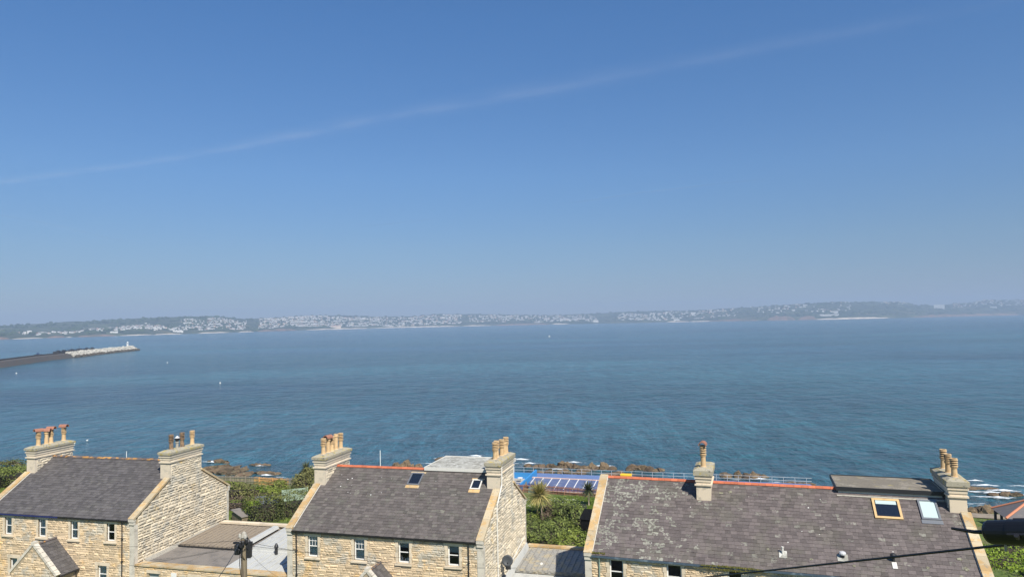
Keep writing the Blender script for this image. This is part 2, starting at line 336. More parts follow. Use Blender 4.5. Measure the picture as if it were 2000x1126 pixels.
mb.mesh(vs,fs); o=mb.build('hills',hill_material(),smooth=True); tag(o,'low green hills along the far side of the bay','hills',kind='structure')
# red cliffs and pale beaches strung along the waterline
def shoreband(name,segs,m,label,cat):
    mb=MB()
    for p0,p1,h in segs:
        n=max(2,int((p1-p0)/6)); vs=[];fs=[]
        for i in range(n+1):
            p=p0+(p1-p0)*i/n; f=abs(math.sin(math.pi*i/n))**.4
            a=hill(p,0); kx=(p-1000)/FPX; d=a.y
            hh=h*f*(1+.5*fbm(p,0,3,.08))
            for dd,zz in ((-16,-.6),(-12,.25*hh),(-4,hh*.8),(30,hh)): vs.append((kx*(d+dd),d+dd,zz))
        for i in range(n):
            for j in range(3): q=i*4+j; fs.append((q,q+4,q+5,q+1))
        mb.mesh(vs,fs)
    o=mb.build(name,m); tag(o,label,cat,kind='structure')
M['shade_wall']=mat('black felt',(.010,.010,.010),1,spec=.05)
M['sand']=mat('pale sand and sea wall',(.58,.50,.40),.9,0,[(.01,(.42,.36,.30),.5,.65)])
M['cliff']=mat('red sandstone cliff',(.20,.135,.10),.95,0,[(.01,(.12,.10,.07),.45,.6),(.03,(.27,.19,.145),.55,.7)],(.05,.5,3))
shoreband('beach',[(22,85,3.5),(128,142,4),(232,300,5),(300,356,5),(386,448,6),(464,496,6),(596,720,8),(720,900,8),(900,960,7),(1075,1110,8),(1300,1345,10),(1345,1392,8),(1590,1735,12)],M['sand'],'pale beaches and sea walls along the far waterline','beach')
shoreband('cliffs',[(1380,1480,16),(1495,1553,34),(1556,1594,30),(1780,1990,22),(500,580,14),(-60,20,14),(90,128,10),(150,230,9),(960,1075,12)],M['cliff'],'red brown cliffs along the far waterline','cliff')
# woodland clumps on the far hills
def lump(mb,c,rx,ry,rz,t,n1=5,n2=3,jit=.25):
    vs=[(c[0],c[1],c[2]+rz)];fs=[]
    for j in range(1,n2+1):
        ph=math.pi*.5*j/n2
        for i in range(n1):
            th=2*math.pi*(i+.5*(j%2))/n1; q=1+U(-jit,jit)
            vs.append((c[0]+rx*math.sin(ph)*math.cos(th)*q,c[1]+ry*math.sin(ph)*math.sin(th)*q,c[2]+rz*math.cos(ph)*q))
    for i in range(n1): fs.append((0,1+i,1+(i+1)%n1))
    for j in range(n2-1):
        for i in range(n1): a=1+j*n1+i;b=1+j*n1+(i+1)%n1; fs.append((a,a+n1,b+n1,b))
    mb.mesh(vs,fs,t)
mb=MB(); random.seed(21)
for i in range(2600):
    px=U(-100,2080); t=U(.04,1.02)
    if fbm(px,t*300,9,.012)<-.12 and not 1440<px<1800: continue
    p=hill(px,t); w=U(10,26); lump(mb,(p.x,p.y,p.z-3),w,w,U(8,15),rnd())
o=mb.build('distant_woodland',twotone('distant tree crowns',(.018,.032,.012),(.055,.080,.028),rough=1)); tag(o,'dark woods and tree belts scattered over the far hills','woodland',kind='stuff')

# far town houses
M['farwhite']=mat('white render far',(.80,.78,.73),.8); M['farcream']=mat('cream render far',(.72,.60,.48),.8)
M['farroof']=mat('grey slate far',(.17,.16,.17),.8); M['farroofred']=mat('red roof far',(.34,.16,.11),.8); M['farglass']=mat('dark windows far',(.05,.06,.08),.3)
def far_house_mesh(mb,c,w,d,h,rh,ang,flat=False,wm=0,rm=1):
    ca,sa=math.cos(ang),math.sin(ang)
    def q(x,y,z): return (c[0]+x*ca-y*sa,c[1]+x*sa+y*ca,c[2]+z)
    mb.Mi=wm; mb.hexa([q(-w/2,-d/2,-6),q(w/2,-d/2,-6),q(w/2,d/2,-6),q(-w/2,d/2,-6),q(-w/2,-d/2,h),q(w/2,-d/2,h),q(w/2,d/2,h),q(-w/2,d/2,h)])
    if not flat:
        mb.mesh([q(-w/2,-d/2,h),q(-w/2,d/2,h),q(-w/2,0,h+rh)],[(0,1,2)]); mb.mesh([q(w/2,-d/2,h),q(w/2,d/2,h),q(w/2,0,h+rh)],[(0,1,2)])
        mb.Mi=rm; e=.4; ez=h-e*rh/(d/2)
        mb.mesh([q(-w/2-e,-d/2-e,ez+.25),q(w/2+e,-d/2-e,ez+.25),q(w/2+e,0,h+rh+.25),q(-w/2-e,0,h+rh+.25),q(w/2+e,d/2+e,ez+.25),q(-w/2-e,d/2+e,ez+.25)],[(0,1,2,3),(3,2,4,5)])
    mb.Mi=2
    n=max(2,int(w/4)); 
    for fl in range(max(1,int(h/3))):
        for i in range(n):
            x=-w/2+w*(i+.5)/n; z=1.2+fl*2.9
            mb.mesh([q(x-.6,-d/2-.05,z),q(x+.6,-d/2-.05,z),q(x+.6,-d/2-.05,z+1.3),q(x-.6,-d/2-.05,z+1.3)],[(0,1,2,3)])
FM=[M['farwhite'],M['farroof'],M['farglass']]; FMr=[M['farcream'],M['farroofred'],M['farglass']]
VAR=[]
for (w,d,h,rh,flat,mm) in ((13,8,6,3,False,FM),(19,8,6,2.6,False,FM),(26,9,6.5,2.6,False,FM),(15,9,8.5,3,False,FM),(12,8,5.5,3,False,FMr),(22,10,9,0,True,FM)):
    mb=MB(); far_house_mesh(mb,(0,0,0),w,d,h,rh,0,flat); o=mb.build('seed',mm); me=o.data; me.name='distant_house'; bpy.data.objects.remove(o); VAR.append(me)
CL=[ # px0,px1,t0,t1,individuals,extra, phrase
 (28,60,.16,.24,4,2,'among fields at the far left shore'),
 (72,118,.14,.26,10,8,'in the village above the breakwater boats'),
 (118,168,.10,.2,6,8,'in the thin row above the breakwater middle'),
 (160,235,.15,.45,26,50,'on the terraced slope above the breakwater lighthouse'),
 (235,350,.14,.5,34,90,'on the slope right of the breakwater lighthouse'),
 (350,480,.08,.72,46,190,'in the town right of the green summit'),
 (505,640,.16,.93,44,420,'in the densest white hillside town'),
 (640,745,.1,.8,26,210,'at the right end of the densest town'),
 (745,900,.06,.85,26,230,'in the town above the longest beach'),
 (915,1040,.3,.85,12,90,'in the hazy town at the bay centre'),
 (1040,1170,.1,.8,14,110,'in the town right of the bay centre'),
 (1205,1300,.1,.75,10,80,'in the hazy town right of the flagpole'),
 (1300,1440,.2,.9,12,60,'on the rise left of the red sandstone cliffs'),
 (1465,1560,.35,.95,11,22,'on the wooded hill above the red cliffs'),
 (1560,1660,.25,.95,9,18,'on the headland right of the red cliffs'),
 (1715,1770,.75,.98,5,8,'on the crest of the wooded headland'),
 (1860,2010,.55,.98,14,60,'on the farthest right hill')]
random.seed(5); stuff=MB(); cnt=0
rows=7
for (p0,p1,t0,t1,ni,ns,ph) in CL:
    ns=int(ns*1.6)
    for i in range(ni+ns):
        px=U(p0,p1); t=t0+(t1-t0)*((int(rnd()*rows)+U(-.16,.16)+.5)/rows); t+= .12*fbm(px,0,2,.02)
        t=min(.99,max(.045,t)); p=hill(px,t)
        a=math.atan2(-p.x,p.y)*1+U(-.35,.35); vi=random.choices(range(6),(5,4,2,2,3,1))[0]
        s=U(.7,1.1)*(.62 if px<500 else .8 if px<800 else 1.02)
        if i<ni:
            o=bpy.data.objects.new('distant_house',VAR[vi]); col.objects.link(o); o.location=p+Vector((0,0,1)); o.rotation_euler=(0,0,a); o.scale=(s*1.15,s*1.15,s*1.15)
            kind=('small white gabled house','white double house','long white terrace','tall white house','small cream red roofed house','white flat roofed block')[vi]
            tag(o,f'{kind} {ph}','house','houses '+ph); cnt+=1
        else:
            w,d,h,rh,flat=((13,8,6,3,0),(19,8,6,2.6,0),(24,9,6,2.6,0),(14,9,8,3,0),(12,8,5.5,3,0),(20,10,9,0,1))[vi]
            stuff.T=.5; far_house_mesh(stuff,(p.x,p.y,p.z+1),w*s,d*s,h*s,rh*s,a,flat,3 if vi==4 else 0,4 if vi==4 else 1)
o=stuff.build('distant_houses',FM+[M['farcream'],M['farroofred']]); tag(o,'mass of smaller pale houses filling the far towns','houses',kind='stuff')
def landmark(px,t,w,d,h,label,flat=True,rh=3,cream=False):
    mb=MB(); p=hill(px,t); far_house_mesh(mb,(0,0,0),w,d,h,rh,math.atan2(-p.x,p.y),flat); o=mb.build('seafront_building' if t<.1 else 'large_building',FMr if cream else FM); o.location=p+Vector((0,0,1)); tag(o,label,'building'); return o
landmark(57,.2,20,14,15,'tall white house standing alone on the far left slope')
landmark(222,.05,38,12,7,'long white building low on the shore under the terraced slope')
landmark(347,.05,56,14,9,'long white seafront building right of the breakwater lighthouse')
landmark(655,.03,85,18,12,'long cream seafront hall beside the far beach',cream=True,flat=False)
landmark(1162,.05,50,14,20,'white seafront block near the bay centre right')
landmark(1320,.04,58,16,12,'pale seafront pavilion at the far beach')
landmark(1353,.5,46,16,20,'white block on the rise left of the red cliffs')
landmark(1618,.08,150,20,14,'long white hotel low above the shore right of the red cliffs')
landmark(1628,.22,60,18,20,'stepped white hotel wing above the long white hotel')
landmark(1833,.6,95,24,38,'big square pale block alone on the far right saddle',cream=False)
landmark(1938,.45,66,20,12,'wide white block below the crest of the far right hill')

# ------------------------------------------------------------------ breakwater
random.seed(11)
BW=[(-395,300),(-425,430),(-487,672),(-530,800),(-548,880),(-580,1010),(-601,1120)]
def bwp(t):
    t=t*(len(BW)-1); i=min(int(t),len(BW)-2); f=t-i; a=Vector((*BW[i],0)); b=Vector((*BW[i+1],0)); p=a+(b-a)*f; d=(b-a).normalized(); return p,d,Vector((d.y,-d.x,0))
bw=empty('breakwater',bwp(0)[0],label='long stone breakwater reaching into the bay with pale rubble at its end',cat='breakwater')
mb=MB(); N_=60; ring=[(-7,-3),(-6,6.6),(-4.8,6.6),(-4.8,5.2),(5,5.2),(5.6,4.6),(11,-3)]
vs=[];fs=[]
for i in range(N_+1):
    p,d,n=bwp(i/N_*.985)
    for (o_,z) in ring: q=p+n*o_; vs.append((q.x,q.y,z))
k=len(ring)
for i in range(N_):
    for j in range(k-1): a=i*k+j; fs.append((a,a+1,a+k+1,a+k))
fs.append(tuple(range(N_*k,N_*k+k)))
mb.mesh(vs,fs); mb.build('causeway',M['harbourwall'],bw,off=bw.location)
def boulder(mb,c,r,t):
    vs=[];fs=[(0,2,4),(2,1,4),(1,3,4),(3,0,4),(2,0,5),(1,2,5),(3,1,5),(0,3,5)]
    Rm=Matrix.Rotation(U(0,6.3),3,Vector((U(-1,1),U(-1,1),U(-1,1))).normalized())
    base=[(1,0,0),(-1,0,0),(0,1,0),(0,-1,0),(0,0,1),(0,0,-1)]
    pts=[Rm@(Vector(b)*r*U(.8,1.25)) for b in base]
    # chop into a blocky boulder: add mid-edge points
    vs=[Vector(c)+p for p in pts]; fs2=[]
    for f in fs:
        a,b,d=[vs[i] for i in f]; m=(a+b+d)/3; m=Vector(c)+(m-Vector(c))*1.45
        n=len(vs); vs.append(m); fs2+=[(f[0],f[1],n),(f[1],f[2],n),(f[2],f[0],n)]
    mb.mesh(vs,fs2,t)
mb=MB(); mb2=MB()
for i in range(1500):
    t=U(.645,1.0); p,d,n=bwp(t)
    end=max(0,(t-.97)/.03)
    o_=U(1.5,12.5); z=5.6-(o_-3)*.62 if o_>3 else 5.8
    q=p+n*o_+d*U(-3,3)
    if rnd()<.12: q=p+d*U(0,9)*1.0+n*U(-6,10) if t>.96 else q; 
    (mb if z>1.5 else mb2).T=rnd(); boulder(mb if z>1.6 else mb2,(q.x,q.y,z+U(-.4,.7)),U(1.1,2.0),rnd())
for i in range(260): # rounded end
    p,d,n=bwp(1.0); a=U(-1.9,1.9); rr=U(0,13); q=p+d*math.cos(a)*rr*.95+n*math.sin(a)*rr; z=5.6-.62*max(0,rr-3)
    (mb if z>1.6 else mb2); boulder(mb if z>1.6 else mb2,(q.x,q.y,z+U(-.4,.6)),U(1.2,2.1),rnd())
tag(mb.build('armour_rock',M['limestone'],bw,off=bw.location),kind='stuff'); tag(mb2.build('weeded_rock',M['weedrock'],bw,off=bw.location),kind='stuff')
# lighthouse
p,d,n=bwp(.985); p=p+d*2-n*1.5
lh=empty('lighthouse',(p.x,p.y,5.2),label='small white lighthouse at the end of the breakwater',cat='lighthouse')
mb=MB(); mb.lathe([(2.3,0),(2.0,.8),(1.55,1.0),(1.25,5.2),(1.9,5.5),(1.9,5.8)],0,0,0,16); mb.build('tower',M['white'],lh)
mb=MB(); mb.lathe([(1.0,5.8),(1.0,7.4)],0,0,0,12); mb.build('lantern',mat('lantern glass',(.35,.42,.45),.2),lh)
mb=MB(); mb.lathe([(1.35,7.4),(1.2,7.7),(.7,8.3),(.15,8.6),(.1,9.4)],0,0,0,12); mb.build('dome',M['white'],lh)
mb=MB()
for k_ in range(12):
    a=k_*math.pi/6; mb.tube([(1.8*math.cos(a),1.8*math.sin(a),5.8),(1.8*math.cos(a),1.8*math.sin(a),6.8)],.07,4)
mb.build('gallery_rail',M['white'],lh)
# fishing boats lying behind the breakwater
def boat(t,off,L,head,label,hull,mast=9,name='fishing_boat'):
    p,d,n=bwp(t); q=p-n*off; e=empty(name,(q.x,q.y,0),head,label=label,cat='boat',group='boats moored behind the breakwater')
    mb=MB(); sec=[(-L/2,.75,1.2),(-L*.2,1,1.1),(L*.2,1,1.4),(L*.42,.5,2.0),(L/2,.05,2.6)]; vs=[];fs=[]; B=L*.15
    for x,w,h in sec: vs+=[(x,-B*w,h),(x,-B*w*.7,-.4),(x,B*w*.7,-.4),(x,B*w,h)]
    for i in range(4):
        for j in range(3): a=i*4+j; fs.append((a,a+1,a+5,a+4))
        fs.append((i*4,i*4+4,i*4+7,i*4+3))
    fs.append((0,1,2,3)); mb.mesh(vs,fs); mb.build('hull',hull,e)
    mb=MB(); mb.box(-L*.12,L*.2,-B*.6,B*.6,1.2,7.4); mb.box(-L*.02,L*.14,-B*.45,B*.45,7.4,9.2); mb.build('wheelhouse',M['offwhite'] if L<16 else M['hulldark'],e)
    mb=MB(); mb.tube([(L*.05,0,6),(L*.05,0,mast)],.16,6); mb.tube([(-L*.38,0,1),(-L*.38,0,mast*.75)],.18,6); mb.tube([(-L*.38,0,mast*.75),(-L*.1,0,5)],.1,5); mb.tube([(-L*.38,-2,mast*.6),(-L*.38,2,mast*.6)],.14,5); mb.build('mast',M['hulldark'],e)
    mb=MB(); mb.box(-L*.42,-L*.34,-B*.8,B*.8,1.0,8.2); mb.build('gantry',M['hulldark'],e)
boat(.655,10,24,1.9,'dark trawler moored nearest along the breakwater',M['hulldark'],11)
boat(.685,11,22,1.75,'pale wheelhouse fishing boat second along the breakwater',M['hullblue'],10)
boat(.715,10,30,1.8,'large dark trawler with tall mast in the middle of the moored row',M['hulldark'],13)
boat(.75,10,32,1.85,'longest dark trawler moored behind the rubble rocks',M['hulldark'],13)
boat(.785,10,24,1.8,'dark blue fishing boat near the end of the moored row',M['hullblue'],11)
boat(.815,10,20,1.8,'small fishing boat moored farthest out of the row',M['hullblue'],8.5)
# small craft inside the harbour
q=aZ(74,694,0); e=empty('motor_boat',(q.x,q.y,0),.3,label='small dark boat alone on the water beyond the low causeway',cat='boat')
mb=MB(); mb.hexa([(-4,-1,0),(4,-.3,0),(4,.3,0),(-4,1,0),(-4.2,-1.5,1.6),(5.5,-.2,2),(5.5,.2,2),(-4.2,1.5,1.6)]); mb.build('hull',M['hulldark'],e)
mb=MB(); mb.box(-1.5,1.2,-.9,.9,1.6,3.6); mb.tube([(0,0,3.5),(0,0,6)],.12,5); mb.build('cabin',M['hullblue'],e)
q=aZ(1073,657,0); e=empty('sailing_boat',(q.x,q.y,0),.6,label='tiny white sailing boat far out in the middle of the bay',cat='boat'); e.scale=(.6,.6,.6)
mb=MB(); mb.hexa([(-3.5,-.8,0),(3.5,-.2,0),(3.5,.2,0),(-3.5,.8,0),(-3.7,-1.1,.9),(4.4,-.1,1.1),(4.4,.1,1.1),(-3.7,1.1,.9)]); mb.build('hull',M['white'],e)
mb=MB(); mb.prism([(-2.6,0,1.3),(.4,0,1.3),(.4,0,6)],(0,.06,0)); mb.tube([(.5,0,1),(.5,0,6.4)],.07,5); mb.build('sail',M['white'],e)
for (px,py,s,lab) in ((327,708,.5,'white mooring buoy just right of the breakwater light'),(430,748,.45,'white mooring buoy nearer the cottages, right of the other'),(32,729,.5,'white buoy off the dark causeway at the left edge')):
    q=aZ(px,py,0); e=empty('mooring_buoy',(q.x,q.y,0),label=lab,cat='buoy',group='mooring buoys in the bay')
    mb=MB(); mb.lathe([(.2*s,-.3),(.8*s,0),(1.0*s,.6*s),(.7*s,1.2*s),(.2*s,1.4*s)],0,0,0,10); mb.build('float',M['white'],e,smooth=True)
    mb=MB(); mb.tube([(0,0,1.3*s),(0,0,2.0*s)],.06,5); mb.build('stem',M['dark'],e)

# ------------------------------------------------------------------ masonry / roof helpers (house local frame: a along the front, b away from the camera)
ZG=11.1
def stonework(mb,P,s0,s1,z0,topf,holes=(),ch=(.18,.3),bl=(.28,.7),prot=(.012,.035),gap=.014,botf=None):
    z=z0; zmax=max(topf(s0+(s1-s0)*i/20) for i in range(21))
    while z<zmax:
        h=U(*ch); x=s0-U(0,.3)
        while x<s1:
            l=U(*bl)*(1 if h<ch[1]*.9 else 1.15); a,b=max(x,s0),min(x+l,s1); x+=l
            if b-a<.06: continue
            za,zb=z,z+h
            for (h0,h1,g0,g1) in holes:
                if za<g1-.02 and zb>g0+.02:
                    if a<h0<b and b-h0<b-a and a<h0: b2=h0
                    else: b2=None
                    if a>=h0-.001 and b<=h1+.001: a=b=0; break
                    if b2 is not None and b<=h1+1e-6: b=h0
                    elif a>=h0 and a<h1: a=h1
                    elif b2 is not None: b=h0
            if b-a<.05: continue
            tz=min(topf(a),topf(b)); zt=min(zb,tz)
            if zt-za<.05: continue
            if botf and za<max(botf(a),botf(b)): continue
            g=gap/2; p=U(*prot); i_=min(.05,(b-a)*.2,(zt-za)*.25)
            q=[(a+g,za+g),(b-g,za+g),(b-g,zt-g),(a+g,zt-g)]
            o=[P(s,zz,0) for s,zz in q]
            inn=[P(s+(i_ if k in(0,3) else -i_)*U(.5,1.3),zz+(i_ if k<2 else -i_)*U(.4,1.2),p*U(.55,1.1)) for k,(s,zz) in enumerate(q)]
            c=P((a+b)/2+U(-.25,.25)*(b-a),(za+zt)/2+U(-.2,.2)*(zt-za),p*U(1,1.5))
            mb.mesh(o+inn+[c],[(0,1,5,4),(1,2,6,5),(2,3,7,6),(3,0,4,7),(4,5,8),(5,6,8),(6,7,8),(7,4,8)],rnd())
        z+=h
def wallgrid(mb,s0,s1,z0,z1,holes,boxf):
    cuts=sorted(set([s0,s1]+[h[0] for h in holes]+[h[1] for h in holes])); cuts=[c for c in cuts if s0<=c<=s1]
    for a,b in zip(cuts,cuts[1:]):
        hs=sorted([h for h in holes if h[0]<=a+1e-6 and h[1]>=b-1e-6],key=lambda h:h[2]); z=z0
        for h in hs:
            if h[2]>z: boxf(a,b,z,h[2])
            z=h[3]
        if z<z1: boxf(a,b,z,z1)
def slates(mb,a0,a1,S,n,nb,w=(.30,.40),t0=.0,markf=None,tilt=.022):
    # S(a,i) -> point on slope for course coordinate i in 0..nb ; n normal
    for i in range(nb):
        x=a0-U(0,.3)
        while x<a1:
            l=U(*w); a,b=max(x+.004,a0),min(x+l-.004,a1); x+=l
            if b-a<.04: continue
            j=U(-.035,.035) if rnd()<.2 else U(-.012,.012); tl=tilt*U(.7,1.5)
            p0=S(a,i+j)+n*tl; p1=S(b,i+j+U(-.02,.02))+n*tl*U(.8,1.2); p2=S(b,i+1.12)+n*.003; p3=S(a,i+1.12)+n*.003
            mb.T=rnd(); mb.K=markf((a+b)/2,i) if markf else 0
            mb.mesh([p0,p1,p2,p3,p0-n*(tl+.004),p1-n*(tl+.004)],[(0,1,2,3),(4,5,1,0),(0,3,4),(1,5,2)])
    mb.K=0; mb.T=.5
def pot_profile(kind,h):
    if kind=='louvre':
        return [(.19,0),(.19,.08),(.160,.12),(.145,h*.5),(.150,h*.52),(.19,h*.53),(.19,h*.565),(.13,h*.57),(.13,h*.97),(.195,h*.97),(.185,h),(.12,h),(.12,h-.05)]
    return [(.19,0),(.19,.08),(.155,.12),(.145,h*.8),(.19,h*.83),(.19,h*.9),(.16,h*.92),(.17,h),(.12,h),(.12,h-.1)]
def add_pot(ch,a,b,z,kind='louvre',h=1.25,hood=None,m=None,lean=(0,0)):
    h*=1.06
    mb=MB(); mb.T=rnd(); hh=h
    if kind=='cowl':
        mb.lathe([(.16,0),(.13,.1),(.12,.5),(.17,.52),(.17,.62)],a,b,z,12); mb.Mi=1; mb.lathe([(.13,.62),(.13,.72),(.20,.74),(.20,.92)],a,b,z,12); mb.Mi=2; mb.lathe([(.23,.92),(.03,1.12)],a,b,z,12)
        mb.build('chimney_pot',[M['mortar'],M['dark'],M['porcelain']],ch); return
    pr=[(r_*1.16,q_) for r_,q_ in pot_profile(kind,h)]; mb.lathe(pr,a,b,z,14,lean); top=max(q[1] for q in pr)
    if kind=='louvre':
        for q_ in (.615,.715,.815,.915):
            mb.Mi=0; mb.lathe([(.16,h*(q_+.004)),(.235,h*(q_-.018)),(.238,h*(q_+.012)),(.165,h*(q_+.03))],a,b,z,14,lean)
        mb.Mi=2; mb.lathe([(.166,h*.575),(.166,h*.965)],a,b,z,12,lean)  # black band paints the shade inside the louvre slots
    mb.Mi=2; mb.lathe([(.147,top-.04),(.147,top-.03)],a,b,z,12,lean)
    mb.Mi=3; mb.lathe([(.27,-.02),(.24,.05),(.17,.12)],a,b,z,12)
    if hood:
        mb.Mi=1; ca,sa=math.cos(hood),math.sin(hood); vs=[];fs=[]; n=7
        for s_ in (-.36,.36):
            for r_ in (.27,.22):
                for k in range(n+1):
                    th=math.pi*k/n; x=s_; y=math.cos(th)*r_; zz=math.sin(th)*r_
                    vs.append((a+lean[0]*top+x*ca-y*sa,b+x*sa+y*ca,z+top-.01+zz+.02))
        m_=n+1
        for k in range(n):
            fs+=[(k,k+1,2*m_+k+1,2*m_+k),(m_+k,3*m_+k,3*m_+k+1,m_+k+1),(k,m_+k,m_+k+1,k+1),(2*m_+k,2*m_+k+1,3*m_+k+1,3*m_+k)]
        mb.mesh(vs,fs)
    mb.build('chimney_pot',[m or M['pot'],M['terracotta'],M['soot'],M['mortar']],ch)
def chimney(h,a0,a1,b0,b1,zb,zt,pots,rubble=True,slab=.2,frontm='dressed_warm',capm='chimcap'):
    z0=zb-ZG; z1=zt-ZG
    mb=MB(); mb.box(a0,a1,b0,b1,z0,z1-.45)
    for k in range(6): # dressed courses front
        pass
    c=mb.build('chimney',M[frontm],h)
    if rubble:
        for fn in (lambda s,z,d:(a1+d,s,z),lambda s,z,d:(a0-d,s,z)):
            mb=MB(); stonework(mb,fn,b0+.18,b1-.1,z0+.1,lambda s:z1-.55,prot=(.02,.07),ch=(.16,.26)); mb.build('rubble_face',M['stone_grey'],c)
    mb=MB()
    def band(e,za,zz): mb.box(a0-e,a1+e,b0-e,b1+e,za,zz)
    band(.012,z1-.75,z1-.70); band(.10,z1-.70,z1-.60); band(.045,z1-.45,z1-.22); band(.11,z1-.22,z1-.13); band(.05,z1-.13,z1)
    mb.box(a0+.001,a1-.001,b0+.001,b1-.001,z1-.6,z1-.45)
    mb.build('cornice',M[frontm],c)
    mb=MB(); e=.17; s=slab
    mb.box(a0-e,a1+e,b0-e,b1+e,z1,z1+s)
    mb.hexa([(a0-e,b0-e,z1+s),(a1+e,b0-e,z1+s),(a1+e,b1+e,z1+s),(a0-e,b1+e,z1+s),(a0+.12,b0+.2,z1+s+.14),(a1-.12,b0+.2,z1+s+.14),(a1-.12,b1-.2,z1+s+.14),(a0+.12,b1-.2,z1+s+.14)])
    mb.build('cap_slab',M[capm],c)
    for p in pots:
        b=p[0]; k=p[1] if len(p)>1 else {}
        add_pot(c,(a0+a1)/2+k.pop('da',0),b,z1+s+.10,**k)
    return c
def window(h,a0,a1,z0,z1,style='plain',inner='curtain',P=None,surround=True,sillm='dressed'):
    # sash window in an opening of the front wall
    z0-=ZG; z1-=ZG; r=.13
    mb=MB(); f=.085
    mb.box(a0,a0+f,r,r+.08,z0,z1); mb.box(a1-f,a1,r,r+.08,z0,z1); mb.box(a0+f,a1-f,r,r+.08,z1-f,z1); mb.box(a0+f,a1-f,r-.03,r+.08,z0,z0+.09)
    zm=(z0+z1)/2; mb.box(a0+f,a1-f,r+.01,r+.09,zm-.03,zm+.03)
    w=mb.build('window',M['white'],h)
    for ya,za,zb in ((r+.045,zm+.03,z1-f),(r+.03,z0+.09,zm-.03)):
        mb=MB(); mb.face([(a0+f,ya,za),(a1-f,ya,za),(a1-f,ya,zb),(a0+f,ya,zb)]); mb.build('pane',M['glass'],w)
    if style=='bars':
        mb=MB(); wd=(a1-a0-2*f)
        for k in (1,2): x=a0+f+wd*k/3; mb.box(x-.014,x+.014,r+.02,r+.06,zm+.03,z1-f)
        zz=(zm+z1)/2; mb.box(a0+f,a1-f,r+.018,r+.058,zz-.014,zz+.014); mb.build('glazing_bar',M['white'],w)
    if surround:
        mb=MB(); s_=.17; d=.035
        mb.T=.7; mb.box(a0-.3,a1+.3,-d-.005,.13,z1,z1+.27)
        for q0,q1 in((a0-s_,a0),(a1,a1+s_)):
            zz=z0; k=0
            while zz<z1-.01:
                hh=min(.36,z1-zz); mb.T=rnd(); e=.07 if k%2 else 0; mb.box(q0-(e if q1==a0 else 0),q1+(e if q0==a1 else 0),-d,.13,zz+.004,zz+hh-.004); zz+=hh;k+=1
        mb.build('surround',M['dressed'],w)
    mb=MB(); mb.hexa([(a0-.22,-.14,z0-.17),(a1+.22,-.14,z0-.17),(a1+.22,.16,z0-.17),(a0-.22,.16,z0-.17),(a0-.22,-.14,z0-.04),(a1+.22,-.14,z0-.04),(a1+.22,.16,z0),(a0-.22,.16,z0)])
    mb.build('sill',M[sillm],w)
    mb=MB()
    if inner=='curtain':
        n=14; vs=[];fs=[]
        for k in range(n+1):
            x=a0+.02+(a1-a0-.04)*k/n; y=r+.10+.015*math.sin(k*2.3); vs+=[(x,y,z0),(x,y,z1)]
        for k in range(n): fs.append((2*k,2*k+2,2*k+3,2*k+1))
        mb.mesh(vs,fs); mb.build('curtain',M['curtain'],w)
    elif inner=='blind':
        mb.box(a0+.02,a1-.02,r+.12,r+.13,z1-.55,z1); mb.build('blind',M['blind'],w)
    elif inner=='items':
        mb.box(a0+.02,a1-.02,r+.12,r+.13,z1-.42,z1); mb.build('blind',M['blind'],w); mb=MB()
        for k in range(5): x=U(a0+.1,a1-.12); mb.lathe([(.05,0),(.09,.08),(.07,.2),(.04,U(.22,.36))],x,r+.2,z0+.02,7)
        mb.build('ornament',M['white'],w)
    elif inner=='half':
        n=8; vs=[];fs=[]
        for k in range(n+1):
            x=a0+.02+(a1-a0)*.5*k/n; y=r+.10+.015*math.sin(k*2.3); vs+=[(x,y,z0),(x,y,z1)]
        for k in range(n): fs.append((2*k,2*k+2,2*k+3,2*k+1))
        mb.mesh(vs,fs); mb.build('curtain',M['curtain'],w)
    mb=MB(); mb.box(a0-.05,a1+.05,.75,.77,z0-.1,z1+.1); mb.build('room_shadow',M['room'],w) if False else None
    return w
def glass_material():
    m=bpy.data.materials.new('window glass'); m.use_nodes=True; nt=m.node_tree; N=nt.nodes; N.clear(); out=N.new('ShaderNodeOutputMaterial')
    tr=N.new('ShaderNodeBsdfTransparent'); tr.inputs[0].default_value=(.8,.84,.84,1); gl=N.new('ShaderNodeBsdfGlossy'); gl.inputs['Roughness'].default_value=.03
    fr=N.new('ShaderNodeFresnel'); fr.inputs[0].default_value=1.45; mx=N.new('ShaderNodeMixShader')
    nt.links.new(fr.outputs[0],mx.inputs[0]); nt.links.new(tr.outputs[0],mx.inputs[1]); nt.links.new(gl.outputs[0],mx.inputs[2]); nt.links.new(mx.outputs[0],out.inputs[0]); return m
M['glass']=glass_material()
M['darkglass']=mat('dark skylight glass',(.012,.017,.028),.06,spec=.8)
M['paleglass']=mat('blinded skylight glass',(.50,.60,.57),.15,spec=.7)

